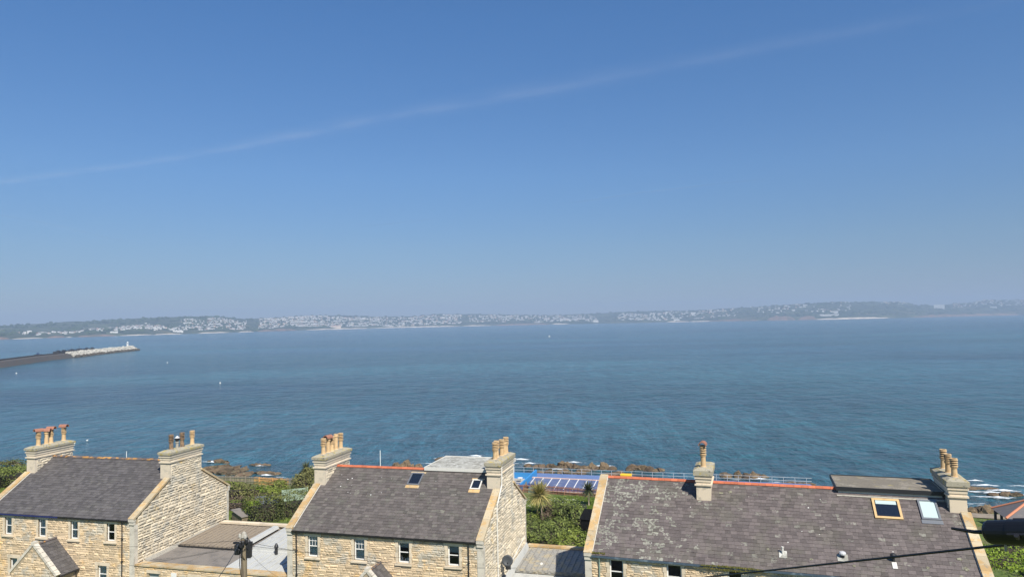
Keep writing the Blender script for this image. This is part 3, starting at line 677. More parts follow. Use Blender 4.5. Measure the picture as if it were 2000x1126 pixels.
class House:
    def __init__(s,x,y,ang,L,D,ze,zr,label):
        s.L,s.D,s.ze,s.zr=L,D,ze-ZG,zr-ZG; s.k=(zr-ze)/(D/2)
        s.r=empty('stone_house',(x,y,ZG),-R(ang),label=label,cat='house')
        s.n=Vector((0,-s.k,1)).normalized(); s.nr=Vector((0,s.k,1)).normalized(); s.hyp=math.sqrt(1+s.k*s.k)
    def zf(s,b): return s.ze+s.k*b if b<s.D/2 else s.ze+s.k*(s.D-b)
    def slab(s,mb,a0,a1,b0,b1,h0,h1): # box that follows the front slope
        n=s.n; pts=[]
        for h in (h0,h1):
            for a,b in((a0,b0),(a1,b0),(a1,b1),(a0,b1)): pts.append(Vector((a,b,s.ze+s.k*b))+n*h)
        mb.hexa(pts)
def build_house(x,y,ang,L,D,ze,zr,label,wins,slm,ridgem,cw,right_rubble=True,exposure=.285,markf=None,ridge_span=None,lw=(),gut='black',slatew=(.30,.40),frontm='stone',hn=None):
    H=House(x,y,ang,L,D,ze,zr,label); r=H.r; ZE=H.ze; D2=D/2
    holes=[(a0,a1,z0-ZG,z1-ZG) for (a0,a1,z0,z1,*_) in wins]
    # walls
    mb=MB(); wallgrid(mb,.0,L,-1.2,ZE-.02,holes,lambda a,b,z0,z1: mb.box(a,b,0,.4,z0,z1))
    mb.box(0,L,D-.4,D,-1.2,ZE-.02)
    zt=lambda b:H.zf(b)-.03
    for a in (0,L-.45):
        mb.prism([(a,.4,-1.2),(a,D-.4,-1.2),(a,D-.4,zt(.4)),(a,D2,zt(D2)),(a,.4,zt(.4))],(.45,0,0))
    mb.box(.45,L-.45,.41,D-.41,ZE-3.0,ZE-2.9)   # upper floor
    mb.box(.45,L-.45,3.2,3.3,-1,ZE)     # inner partition
    wl=mb.build('wall',M['core'],r)
    mb=MB(); h2=[(a0-.3,a1+.3,z1,z1+.27) for (a0,a1,z0,z1) in holes]+[(a0-.2,a1+.2,z0-.18,z1) for (a0,a1,z0,z1) in holes]
    stonework(mb,lambda s,z,d:(s,-d,z),.42,L-.42,-.4,lambda s:ZE-.03,h2,bl=(.16,.62),ch=(.10,.23),prot=(.006,.05))
    mb.build('front_stonework',M[frontm],wl)
    if right_rubble:
        mb=MB(); stonework(mb,lambda s,z,d:(L+d,s,z),.36,D-.3,-.3,lambda s:H.zf(s)-.05,ch=(.16,.28),bl=(.28,.85),prot=(.035,.10),gap=.028)
        mb.build('gable_stonework',M['stone_grey'],wl)
    for (qa0,qa1,qb0,qb1) in ((-.03,.42,-.035,0),(L-.42,L+.04,-.035,0),(L+.0005,L+.04,.002,.36),(L+.0005,L+.04,D-.3,D)):
        mb=MB(); z=-.4
        while z<ZE-.5:
            hh=U(.3,.42); mb.T=rnd(); mb.box(qa0,qa1,qb0,qb1,z+.005,z+hh-.005); z+=hh
        mb.box(qa0+.004,qa1-.004,qb0+.004,qb1-.0005,-.4,z-.02); mb.build('quoin',M['dressed_grey'],wl)
    # roof
    nb=round((D2*H.hyp+.16)/exposure); e=(D2*H.hyp+.16)/nb
    S=lambda a,i:Vector((a,-.16/H.hyp+i*e/H.hyp,ZE+H.k*(-.16/H.hyp+i*e/H.hyp)))+H.n*.0
    mb=MB(); slates(mb,.42,L-.42,S,H.n,nb,w=slatew,markf=markf)
    mb.T=.3; H.slab(mb,.40,L-.40,-.12,D2,-.05,-.006)
    roof=mb.build('slate_roof',M[slm],r)
    Sr=lambda a,i:Vector((a,D+.16/H.hyp-i*e/H.hyp,ZE+H.k*(-.16/H.hyp+i*e/H.hyp)))
    mb=MB(); mb.T=.4
    for i in range(nb):
        mb.T=U(.2,.8); mb.mesh([Sr(.42,i)+H.nr*.02,Sr(L-.42,i)+H.nr*.02,Sr(L-.42,i+1.1)+H.nr*.003,Sr(.42,i+1.1)+H.nr*.003],[(0,1,2,3)])
    mb.build('rear_slates',M[slm],roof)
    mb=MB(); a=ridge_span[0] if ridge_span else .42; a1_=ridge_span[1] if ridge_span else L-.42
    while a<a1_-.05:
        l=min(.46,a1_-a); w_=.17; t=.045+U(0,.012); mb.T=rnd(); zr_=H.zr+.02
        for sg in (-1,1):
            n_=Vector((0,sg*.5,.86)); p=[Vector((a,D2,zr_+.03)),Vector((a+l-.012,D2,zr_+.03)),Vector((a+l-.012,D2+sg*w_,zr_-w_*H.k+.01)),Vector((a,D2+sg*w_,zr_-w_*H.k+.01))]
            mb.prism(p,n_*t)
        a+=l
    mb.build('ridge_tile',M[ridgem],roof)
    # copings
    for (q0,q1,bend) in ((-.09,.47,cw[0]),(L-.47,L+.09,cw[1])):
        for (b0,b1,fr) in ((-.1,bend[0],True),(bend[1],D+.1,False)):
            mb=MB(); b=b0
            while b<b1-.05:
                l=min(U(.75,1.0),b1-b); mb.T=rnd(); n=H.n if fr else H.nr; pts=[]
                for hh in (.02,.17+U(0,.008)):
                    for aa,bb in((q0,b+.004),(q1,b+.004),(q1,b+l-.004),(q0,b+l-.004)): pts.append(Vector((aa,bb,H.zf(bb) if 0<=bb<=D else (ZE+H.k*bb if bb<0 else ZE+H.k*(D-bb))))+n*hh)
                mb.hexa(pts); b+=l
            cp=mb.build('coping',M['coping'],r)
            mb=MB(); bb0,bb1=(-.17,.1) if fr else (D-.1,D+.2)
            mb.box(q0+.02,q1-.02,bb0,bb1,ZE-.17,ZE+.06); mb.box(q0+.04,q1-.04,bb0+(.06 if fr else 0),bb1-(0 if fr else .06),ZE-.42,ZE-.20); mb.build('kneeler',M['dressed_grey'],cp)
            mb=MB(); ia=(q1+.0,q1+.03) if q0<1 else (q0-.03,q0)  # white flashing line against the slates
            if fr:
                pts=[]
                for hh in (.02,.075):
                    for aa,bb in((ia[0],.1),(ia[1],.1),(ia[1],b1),(ia[0],b1)): pts.append(Vector((aa,bb,ZE+H.k*bb))+H.n*hh)
                mb.hexa(pts); mb.build('flashing',M['offwhite'],cp)
    # gutter and downpipes
    mb=MB(); g0=.45; ncut=L-.5; mb.Mi=0
    def gut_seg(a0,a1,mi):
        mb.Mi=mi; mb.mesh([(a0,-.08,ZE-.19),(a1,-.08,ZE-.19),(a0,-.22,ZE-.20),(a1,-.22,ZE-.20),(a0,-.25,ZE-.075),(a1,-.25,ZE-.075),(a0,-.20,ZE-.075),(a1,-.20,ZE-.075),(a0,-.19,ZE-.17),(a1,-.19,ZE-.17),(a0,-.08,ZE-.17),(a1,-.08,ZE-.17)],[(0,1,3,2),(2,3,5,4),(4,5,7,6),(6,7,9,8),(8,9,11,10),(0,10,11,1),(0,2,4,6,8,10),(1,3,5,7,9,11)])
        mb.box(a0,a1,-.07,-.002,ZE-.26,ZE-.09)
    if gut=='black': gut_seg(g0,ncut,0)
    elif gut=='blue': gut_seg(g0,L*.52,1); gut_seg(L*.52,ncut,0)
    else: gut_seg(g0,L*.66,2); gut_seg(L*.66,ncut,0)
    gt=mb.build('gutter',[M['black'],M['bluepaint'],M['bluegrey']],r)
    for (a,m_) in lw:
        mb=MB(); mb.tube([(a,-.16,ZE-.2),(a,-.14,ZE-.32),(a,-.09,ZE-.5),(a,-.09,-.5)],.045,8)
        for zz in (ZE-1.6,ZE-3.4): mb.box(a-.08,a+.08,-.13,-.03,zz,zz+.06)
        mb.build('downpipe',M[m_],r)
    for w in wins:
        window(r,*w[:4],style=w[4],inner=w[5])
    return H
# ---- cottage 1 (left)
random.seed(31)
def u_(ang): return Vector((math.cos(R(ang)),-math.sin(R(ang)),0)),Vector((math.sin(R(ang)),math.cos(R(ang)),0))
u1,v1=u_(14.5); O1=Vector((-31.02,58.52,0))-u1*15.55
W1=[(2.28,3.05,15.72,17.2,'plain','curtain'),(5.86,6.66,15.72,17.2,'plain','curtain'),(9.2,9.97,15.72,17.2,'plain','half'),(12.86,13.66,15.75,17.18,'plain','none'),(2.9,3.7,12.3,13.8,'plain','curtain'),(12.0,12.9,12.3,13.75,'plain','curtain')]
H1=build_house(O1.x,O1.y,14.5,15.55,12,17.6,21.2,'leftmost stone cottage with dark slate roof and brown lichened ridge',W1,'slate_purple','ridge_dark',((4.0,8.0),(4.0,8.0)),lw=((14.45,'dark'),),gut='blue')
random.seed(32)
chimney(H1.r,.0,.95,4.0,8.1,19.0,22.05,[(4.75,dict(hood=1.2)),(5.6,dict(hood=.5,kind='roll',h=1.15)),(6.1,dict(hood=.3)),(7.5,dict(hood=.2))])
chimney(H1.r,14.6,15.55,4.0,8.1,19.0,22.05,[(4.75,dict(m=M['pot_sooty'])),(5.5,dict(kind='cowl')),(6.0,dict(m=M['pot_sooty'],da=.1)),(7.45,dict(h=1.2))])
mb=MB(); mb.box(14.9,15.3,7.8,8.1,22.35-ZG,22.95-ZG); 
# ---- cottage 2 (centre)
random.seed(33)
W2=[(1.72,2.58,15.62,17.15,'bars','curtain'),(5.6,6.46,15.62,17.15,'bars','curtain'),(9.16,10.04,15.68,17.14,'plain','items'),(13.0,13.88,15.74,17.16,'plain','blind')]
H2=build_house(-17.5,55.15,15.5,15.65,12,17.6,21.2,'middle stone cottage with red ridge tiles, two small skylights and a flat roofed rear dormer',W2,'slate_brown','ridge_red',((4.0,8.0),(4.3,8.2)),lw=((.8,'dark'),(14.6,'black')),ridge_span=(.45,8.85),
  markf=lambda a,i: (.45 if rnd()<.09 else 0)+(.7 if rnd()<.12*max(0,fbm(a,i*.3,3,.35)+.2) else 0))
random.seed(34)
chimney(H2.r,-.08,.9,4.0,8.1,19.0,22.05,[(4.6,{}),(5.35,dict(kind='roll',h=1.15,hood=1.4)),(5.95,dict(h=1.2)),(6.65,dict(kind='roll',h=1.3)),(7.45,{})])
chimney(H2.r,14.65,15.65,4.35,8.3,19.0,21.95,[(4.95,{}),(5.75,dict(da=-.12)),(6.45,dict(da=.1)),(7.0,dict(kind='roll',h=1.0,da=.15)),(7.6,dict(da=.12))],slab=.28)
# ---- cottage 3 (right)
random.seed(35)
W3=[(1.6,2.52,15.7,17.3,'plain','none'),(5.3,6.25,15.7,17.3,'plain','none'),(9.05,9.93,15.7,17.28,'plain','none'),(13.0,13.9,15.7,17.3,'plain','blind'),(17.0,17.9,15.7,17.3,'plain','curtain'),(20.6,21.5,15.7,17.3,'plain','curtain')]
def mark3(a,i):
    w=max(0,1-a/8.5); q=fbm(a,i*.35,1,.45)
    if rnd()<w*.85*(.55+q*1.2): return 1.0
    return .6 if rnd()<.05 else 0
H3=build_house(4.52,48.10,18.5,23.45,12,17.6,21.35,'rightmost long stone cottage with orange ridge tiles and a lichen blotched slate roof',W3,'slate_lichen','ridge_red',((6.0,6.0),(4.6,8.4)),lw=((.95,'greenpipe'),(16.6,'black')),ridge_span=(.5,16.0),gut='grey',right_rubble=True,markf=mark3,slatew=(.32,.42))
random.seed(36)
chimney(H3.r,6.97,7.94,4.45,7.2,19.4,22.1,[(5.0,dict(h=1.45,hood=1.5,m=M['pot']))],rubble=False,slab=.34,frontm='dressed')
chimney(H3.r,22.42,23.38,4.6,8.6,19.4,22.15,[(5.25,dict(h=1.15)),(6.5,dict(h=1.2,da=-.05)),(7.9,dict(h=1.25))],slab=.3,frontm='dressed')
# white soil pipe up cottage 2's gable
mb=MB(); L_=H2.L
mb.tube([(L_+.12,4.62,22.1-ZG),(L_+.12,4.5,20.5-ZG),(L_+.12,3.3,19.35-ZG),(L_+.12,3.15,18.9-ZG),(L_+.12,3.15,13.6-ZG)],.055,8)
mb.build('soil_pipe',M['offwhite'],H2.r)
# skylights
def skylight(H,a0,a1,b0,b1,fm,gm,f=.1,hh=.12,flash=None):
    mb=MB(); b0_,b1_=b0,b1
    H.slab(mb,a0,a1,b0,b0+f,.0,hh); H.slab(mb,a0,a1,b1-f,b1,.0,hh); H.slab(mb,a0,a0+f,b0+f,b1-f,.0,hh); H.slab(mb,a1-f,a1,b0+f,b1-f,.0,hh)
    o=mb.build('skylight',fm,H.r); mb=MB(); H.slab(mb,a0+f,a1-f,b0+f,b1-f,.03,hh*.6); mb.build('pane',gm,o)
    if flash:
        mb=MB(); H.slab(mb,a0-.05,a1+.05,b0-.26,b0-.002,.02,.05); mb.build('flashing',flash,o)
        mb=MB(); H.slab(mb,a0-.1,a1+.12,b1+.002,b1+.14,.02,.05); mb.build('flashing',flash,o)
    return o
skylight(H2,7.95,9.0,4.35,5.5,M['greymetal'],M['darkglass'],flash=M['coping'])
skylight(H2,13.28,14.08,4.2,5.1,M['offwhite'],M['darkglass'],f=.09,flash=M['wood'])
skylight(H3,18.05,19.66,3.86,5.3,M['wood'],M['darkglass'],f=.14)
skylight(H3,20.72,21.8,3.98,5.38,M['greymetal'],M['paleglass'],f=.11,flash=M['greymetal'])
mb=MB(); H3.slab(mb,18.25,19.45,4.9,5.16,.075,.085); mb.build('blind',M['paleglass'],H3.r)
# rear flat dormers
def dormer(H,a0,a1,b0,b1,zt,top,fas,face,front=True):
    z=zt-ZG; mb=MB(); mb.box(a0+.1,a1-.1,b0+.1,b1-.1,H.zf(b1)-.6,z-.2); d=mb.build('dormer',face,H.r)
    mb=MB(); mb.box(a0,a1,b0,b1,z-.2,z); mb.build('flat_roof',top,d)
    mb=MB(); mb.box(a0-.06,a1+.06,b0-.05,b0,z-.22,z+.05); mb.box(a0-.06,a1+.06,b1,b1+.06,z-.22,z+.05); mb.box(a0-.06,a0,b0,b1,z-.22,z+.05); mb.box(a1,a1+.06,b0,b1,z-.22,z+.05); mb.build('fascia',fas,d)
    return d
d2=dormer(H2,8.95,15.2,5.75,10.6,21.36,M['flat_grey'],M['offwhite'],M['offwhite'])
mb=MB(); mb.box(15.1,15.14,8.9,10.2,19.6-ZG,20.9-ZG); mb.build('pane',M['darkglass'],d2)
mb=MB()
for yy in (8.85,9.55,10.2): mb.box(15.1,15.18,yy-.05,yy+.05,19.5-ZG,21.0-ZG)
mb.build('window_frame',M['white'],d2)
d3=dormer(H3,16.02,22.35,5.55,9.4,21.52,M['flat_gravel'],M['dark'],M['offwhite'])
mb=MB(); H3.slab(mb,16.0,22.3,5.36,5.46,.02,.07); mb.build('flashing',[M['mortar']],d3)
# vents on cottage 3
def vent_at(px_a,b,kind):
    z=H3.ze+H3.k*b; mb=MB()
    if kind=='pipe':
        mb.lathe([(.06,-.1),(.06,.42),(.075,.42),(.075,.5)],px_a,b,z,10); o=mb.build('vent_pipe',M['offwhite'],H3.r)
        mb=MB(); H3.slab(mb,px_a-.22,px_a+.25,b-.25,b+.22,.02,.06); mb.build('flashing',M['flat_grey'],o)
    elif kind=='cowl':
        mb.lathe([(.09,-.1),(.09,.18),(.19,.2),(.21,.28),(.17,.36),(.05,.40)],px_a,b,z,12); o=mb.build('vent_cowl',M['porcelain'],H3.r)
        mb=MB(); mb.lathe([(.12,.02),(.12,.20)],px_a,b,z,10); mb.build('cowl_throat',M['dark'],o); mb=MB(); H3.slab(mb,px_a-.3,px_a+.3,b-.25,b+.2,.02,.05); mb.build('flashing',M['flat_grey'],o)
    else:
        mb.lathe([(.08,-.1),(.08,.3),(.17,.32),(.19,.42),(.1,.5)],px_a,b,z,10); o=mb.build('vent_pipe',M['dark'],H3.r); mb=MB(); H3.slab(mb,px_a-.12,px_a+.14,b-.45,b-.05,.02,.06); mb.build('flashing',M['offwhite'],o)
vent_at(12.35,.95,'pipe'); vent_at(15.77,1.05,'cowl'); vent_at(18.55,1.05,'black')
mb=MB(); random.seed(44)
for k_ in range(420):
    a=U(7.4,11.2); f=math.sin(math.pi*(a-7.3)/4.0); lump(mb,(a,U(-.27,-.12),H3.ze-.1),U(.03,.09),U(.03,.06),U(.02,.08)*(.4+f),rnd(),5,2)
    if rnd()<.4: a=U(7.6,11); lump(mb,(a,-.26,H3.ze-.2-U(0,.14)*math.sin(math.pi*(a-7.5)/3.6)),.05,.03,.05,rnd(),5,2)
mb.build('gutter_moss',M['moss'],H3.r); mb=MB()
for k_ in range(80): a=U(.5,1.3); lump(mb,(a,U(-.1,.2),H3.ze+.02),U(.03,.08),.05,U(.03,.09),rnd(),5,2)
mb.build('gutter_moss',M['moss'],H3.r)
# bird lime and mortar dabs on the slates
def dabs(H,lst,m,name='lichen_patch'):
    for a,b,w in lst:
        mb=MB(); n=11; vs=[Vector((a+math.cos(i*6.283/n)*w*U(.5,1.3),b+math.sin(i*6.283/n)*w*U(.4,1.1),H.ze+H.k*b)) for i in range(n)]
        for q in vs: q.z=H.ze+H.k*q.y+.045
        mb.face(vs); mb.build(name,m,H.r)
random.seed(45)
dabs(H2,[(U(2,6.5),U(3.2,5),U(.02,.06)) for _ in range(9)]+[(U(1,15),U(.3,5.5),U(.012,.03)) for _ in range(8)],M['white'],'bird_dropping')
dabs(H3,[(U(4,23),U(.2,5),U(.02,.05)) for _ in range(14)],M['offwhite'],'bird_dropping')
M['lichen']=mat('pale lichen',(.26,.25,.18),1,0,[(9,(.14,.13,.09),.45,.55)])
dabs(H3,[(a_,b_,w_*.62) for a_,b_,w_ in [(14.0,.75,.15),(16.35,.55,.15),(20.3,.8,.17),(22.1,1.5,.22),(22.3,.9,.25),(8.6,5.1,.3),(9.2,5.2,.25),(11.5,1.2,.16),(21.9,.4,.2),(4.4,3.3,.14)]],M['lichen'])
# ---- porches
def porch(H,ac,zap,half,out,label=None,whitefront=False):
    r=H.r; ze=zap-ZG; k=1.0; eh=ze-half*k
    mb=MB(); mb.prism([(ac-half+.1,-out,-1),(ac+half-.1,-out,-1),(ac+half-.1,-out,eh+.1),(ac,-out,ze-.0),(ac-half+.1,-out,eh+.1)],(0,.3,0)); mb.box(ac-half+.1,ac-half+.4,-out+.3,-.02,-1,eh); mb.box(ac+half-.4,ac+half-.1,-out+.3,-.02,-1,eh)
    p=mb.build('porch',M['core'],r)
    mb=MB(); stonework(mb,lambda s,z,d:(s,-out-d,z),ac-half+.12,ac+half-.12,-.4,lambda s:ze-.12-abs(s-ac)*k,ch=(.14,.24),bl=(.2,.5)); 
    mb.build('porch_stonework',M['stone'],p)
    for sg in (-1,1):
        n=Vector((sg*1.0,0,1)).normalized(); hyp=math.sqrt(2)
        mb=MB(); nb=max(3,round(half*hyp/.3)); e=half*hyp/nb
        S=lambda a,i: Vector((ac+sg*(half+.05-i*e/hyp),a,eh-.05+i*e/hyp))
        slates(mb,-out+.32,-.04,S,n,nb,w=(.3,.42))
        mb.T=.3; mb.mesh([S(-out+.3,0)-n*.02,S(-.02,0)-n*.02,S(-.02,nb)-n*.02,S(-out+.3,nb)-n*.02],[(0,1,2,3)])
        mb.build('porch_slates',M['slate_purple'],p)
        mb=MB(); pts=[]
        for i in range(7):
            t0,t1=i/7,(i+1)/7; pts=[]; mb.T=rnd()
            for hh in (.0,.20):
                for x_,y_ in ((t0+.004,-out-.06),(t1-.004,-out-.06),(t1-.004,-out+.34),(t0+.004,-out+.34)):
                    pts.append(Vector((ac+sg*(half*(1-x_)),y_,eh+half*x_*k-.02))+n*hh)
            mb.hexa(pts)
        mb.build('porch_coping',M['dressed_grey'],p)
    mb=MB(); mb.box(ac-.14,ac+.14,-out-.08,-out+.36,ze+.02,ze+.30); mb.build('apex_stone',M['dressed_grey'],p)
    mb=MB(); mb.prism([(ac-.1,-out+.3,ze),(ac,-out+.3,ze+.1),(ac+.1,-out+.3,ze)],(0,out-.32,0)); mb.build('porch_ridge',M['ridge_dark'],p)
    mb=MB(); mb.box(ac-.10,ac+.10,-out-.045,-out-.03,ze-1.35,ze-1.0); mb.build('plaque',M['dressed'],p)
    mb=MB(); mb.tube([(ac+half+.02,-.3,eh-.1),(ac+half+.02,-.3,-.5)],.045,8); mb.box(ac+half-.02,ac+half+.12,-out+.3,-.04,eh-.16,eh-.05); mb.build('porch_gutter',M['black'],p)
random.seed(51)
porch(H1,15.55-7.75,15.75,2.3,2.2); porch(H2,7.75,15.62,2.2,2.2); porch(H3,7.3,15.5,2.2,2.2)
mb=MB(); mb.box(7.4,8.0,-2.27,-2.245,14.55-ZG,15.2-ZG)
mb.build('white_notice',M['white'],H2.r)

# ------------------------------------------------------------------ link buildings
random.seed(61)
# left link, in cottage 1's frame, a measured from its right gable
Lk1=empty('link_building',(-31.02,58.52,ZG),-R(14.5),label='low stone link with felt and lead roofs between the left and middle cottages',cat='building')
def zz(z): return z-ZG
mb=MB(); GA=13.75
wallgrid(mb,.06,GA,-1,zz(13.95),[(1.35,2.35,zz(12.2),zz(13.45)),(5.2,6.2,zz(11.6),zz(13.4))],lambda a,b,z0,z1: mb.box(a,b,.05,.45,z0,z1))
mb.box(.06,GA,10.6,11.0,-1,zz(14.45)); wl=mb.build('wall',M['core'],Lk1)
mb=MB(); stonework(mb,lambda s,z,d:(s,.05-d,z),.08,GA,-.4,lambda s:zz(13.9),[(1.2,2.5,zz(12.1),zz(13.7)),(5.1,6.3,zz(11.4),zz(13.6))],ch=(.15,.25)); mb.build('front_stonework',M['stone'],wl)
mb=MB(); mb.box(1.2,2.5,.0,.2,zz(13.45),zz(13.7)); mb.build('lintel',M['dressed'],wl)
mb=MB(); mb.box(5.1,6.3,.0,.2,zz(13.4),zz(13.6)); mb.build('lintel',M['dressed'],wl)
mb=MB(); mb.box(1.35,2.35,.2,.25,zz(12.2),zz(13.45)); w_=mb.build('window',M['blind'],Lk1)
mb=MB(); mb.box(5.2,6.2,.25,.3,zz(11.3),zz(13.4)); mb.build('door',M['benchwood'],Lk1)
mb=MB(); a=.06
while a<GA-.1: # front coping, wide sloping slabs
    l=min(U(.8,1.2),GA-a); mb.T=rnd(); mb.hexa([(a+.005,-.05,zz(13.95)),(a+l-.005,-.05,zz(13.95)),(a+l-.005,1.1,zz(13.8)),(a+.005,1.1,zz(13.8)),(a+.005,-.05,zz(14.06)),(a+l-.005,-.05,zz(14.06)),(a+l-.005,1.1,zz(13.96)),(a+.005,1.1,zz(13.96))]); a+=l
mb.build('front_coping',M['coping'],Lk1)
mb=MB(); a=.3
while a<GA-.1:
    l=min(U(.9,1.3),GA-a); mb.T=rnd(); mb.box(a+.005,a+l-.005,10.45,10.98,zz(14.45),zz(14.62)+U(0,.01)); a+=l
mb.build('rear_coping',M['dressed'],Lk1)
mb=MB(); mb.hexa([(.06,1.1,zz(13.3)),(7.7,1.1,zz(13.3)),(7.7,10.5,zz(13.5)),(.06,10.5,zz(13.5)),(.06,1.1,zz(13.90)),(7.7,1.1,zz(13.90)),(7.7,10.5,zz(14.2)),(.06,10.5,zz(14.2))])
for k_ in range(1,4): a=k_*1.9; mb.hexa([(a,1.15,zz(13.88)),(a+.04,1.15,zz(13.88)),(a+.04,6,zz(14.03)),(a,6,zz(14.03)),(a,1.15,zz(13.925)),(a+.04,1.15,zz(13.925)),(a+.04,6,zz(14.08)),(a,6,zz(14.08))])
mb.build('felt_roof',M['felt'],Lk1)
mb=MB(); F=lambda a,b,z:(a,b,zz(z))
mb.hexa([F(.25,4.9,13.95),F(6.3,4.9,13.95),F(6.3,10.2,14.1),F(.25,10.2,14.1),F(.25,4.9,14.22),F(6.3,4.9,14.22),F(6.3,10.2,14.46),F(.25,10.2,14.46)])
for k_ in range(13):
    a=.35+k_*.47; mb.T=rnd(); mb.hexa([F(a,4.86,14.2),F(a+.07,4.86,14.2),F(a+.07,10.15,14.44),F(a,10.15,14.44),F(a,4.86,14.26),F(a+.07,4.86,14.26),F(a+.07,10.15,14.50),F(a,10.15,14.50)])
raised=mb.build('raised_roof',M['felt2'],Lk1)
mb=MB(); mb.box(.2,6.35,4.72,4.84,zz(13.98),zz(14.14)); mb.build('gutter',M['black'],raised)
mb=MB(); mb.hexa([F(6.1,4.8,14.2),F(6.75,4.8,14.2),F(6.75,10.2,14.4),F(6.1,10.2,14.4),F(6.2,4.8,14.42),F(6.6,4.8,14.42),F(6.6,10.2,14.62),F(6.2,10.2,14.62)]); mb.build('lead_roll_edge',M['lead'],raised)
mb=MB(); mb.hexa([F(.06,1.1,13.9),F(.3,1.1,13.9),F(.3,10.4,14.2),F(.06,10.4,14.2),F(.06,1.1,14.15),F(.16,1.1,14.12),F(.16,10.4,14.5),F(.06,10.4,14.5)]); mb.build('flashing',M['mortar'],Lk1)
def leadroof(mb,a0,a1,b0,b1,z0,z1,nseam,zr=None):
    zr=zr if zr is not None else 0
    mb.hexa([F(a0,b0,z0-.3),F(a1,b0,z0-.3),F(a1,b1,z1-.3),F(a0,b1,z1-.3),F(a0,b0,z0),F(a1,b0,z0+zr),F(a1,b1,z1+zr),F(a0,b1,z1)])
    for i in range(nseam):
        a=a0+(a1-a0)*(i+.5)/nseam; f=(i+.5)/nseam*zr; mb.T=rnd()
        mb.hexa([F(a-.022,b0+.02,z0-.05+f),F(a+.022,b0+.02,z0-.05+f),F(a+.022,b1-.02,z1-.05+f),F(a-.022,b1-.02,z1-.05+f),F(a-.018,b0+.02,z0+.05+f),F(a+.018,b0+.02,z0+.05+f),F(a+.018,b1-.02,z1+.05+f),F(a-.018,b1-.02,z1+.05+f)])
mb=MB(); leadroof(mb,7.7,GA,1.1,4.3,13.95,14.15,9); leadroof(mb,7.7,GA,4.75,10.4,14.45,14.75,9); mb.box(7.7,GA,4.3,4.75,zz(13.8),zz(14.22)); mb.build('lead_roof',M['lead'],Lk1)
mb=MB(); mb.lathe([(.13,-.3),(.13,.45),(.17,.5),(.17,.62),(.06,.85)],10.3,4.2,zz(14.2),10); mb.build('flue',M['black'],Lk1)
mb=MB(); mb.box(3.55,4.05,-.03,.0,zz(13.3),zz(13.62)); mb.build('notice',M['white'],Lk1)
# right link, in cottage 2's frame
random.seed(62)
Lk2=empty('link_building',H2.r.location+Vector((0,0,0)),-R(15.5),label='low stone link with stained lead roof between the middle and right cottages',cat='building')
A0=15.78; A1=22.6
mb=MB(); mb.box(A0,A1,.3,.7,-1,zz(13.0)); mb.box(A0,A1,11.6,12.0,-1,zz(13.75)); wl=mb.build('wall',M['core'],Lk2)
mb=MB(); stonework(mb,lambda s,z,d:(s,.3-d,z),A0,A1,-.4,lambda s:zz(12.9)); mb.build('front_stonework',M['stone'],wl)
mb=MB(); a=A0+.1
while a<A1-.1: l=min(U(.8,1.2),A1-a); mb.T=rnd(); mb.box(a+.005,a+l-.005,11.5,12.0,zz(13.75),zz(13.9)+U(0,.015)); a+=l
mb.build('rear_coping',M['coping'],Lk2)
mb=MB(); leadroof(mb,A0+.35,A1,6.9,11.5,13.45,13.72,14); mb.Mi=0
up=mb.build('upper_roof',M['leadworn'],Lk2)
mb=MB()
for i in range(12): a=A0+.7+i*.5; mb.box(a,a+.28,6.80,6.9,zz(13.33),zz(13.47))
mb.box(A0+.35,A1,6.86,6.9,zz(13.2),zz(13.36)); mb.build('drip_edge',M['leadworn'],up)
mb=MB(); leadroof(mb,A0+.1,A1,.2,6.85,12.75,13.15,5); mb.build('lower_roof',M['lead'],Lk2)
mb=MB(); mb.hexa([F(A0,2,13.0),F(A0+.3,2,12.9),F(A0+.3,11.5,13.6),F(A0,11.5,13.7),F(A0,2,13.35),F(A0+.08,2,13.35),F(A0+.08,11.5,14.1),F(A0,11.5,14.1)]); mb.build('flashing',M['lead'],Lk2)
mb=MB(); mb.tube([F(A0+.12,5.5,13.95),F(A0+.12,10.6,14.9)],.04,6); mb.build('wall_pipe',M['offwhite'],Lk2)
mb=MB(); lump(mb,F(17.9,8.1,13.5),.16,.13,.16,.5,8,3,.05); mb.build('vent_cap',M['offwhite'],Lk2)
# satellite dish on cottage 2's gable
q=aY(991,1094,54.6); u2,v2=u_(15.5)
ds=empty('satellite_dish',q,0,label='dark grey satellite dish on the right gable foot of the middle cottage',cat='satellite dish')
mb=MB(); vs=[(0,.06,0)];fs=[]; n=20
for j in (1,2,3):
    for i in range(n): th=i*6.283/n; rr=.42*j/3; vs.append((rr*math.cos(th),.06-.09*(j/3)**2,rr*math.sin(th)*1.0))
for i in range(n): fs.append((0,1+i,1+(i+1)%n))
for j in range(2):
    for i in range(n): a=1+j*n+i;b=1+j*n+(i+1)%n; fs.append((a,a+n,b+n,b))
Rm=Matrix.Rotation(R(-18),3,'X'); mb.mesh([Rm@Vector(v) for v in vs],fs); o=mb.build('dish',M['dish'],ds,smooth=True); sm_=o.modifiers.new('thick','SOLIDIFY'); sm_.thickness=.015
mb=MB(); mb.tube([(0,-.02,-.38),(.02,-.34,-.36),(.02,-.42,-.05)],.015,6); mb.box(-.04,.07,-.48,-.40,-.09,.02); mb.build('feed_arm',M['dark'],ds)
mb=MB(); mb.tube([(0,.08,0),(-.02,.16,-.45),(-.28,.1,-.5)],.025,6); mb.box(-.15,.25,-.1,.15,-.62,-.42); mb.build('bracket',M['dark'],ds)

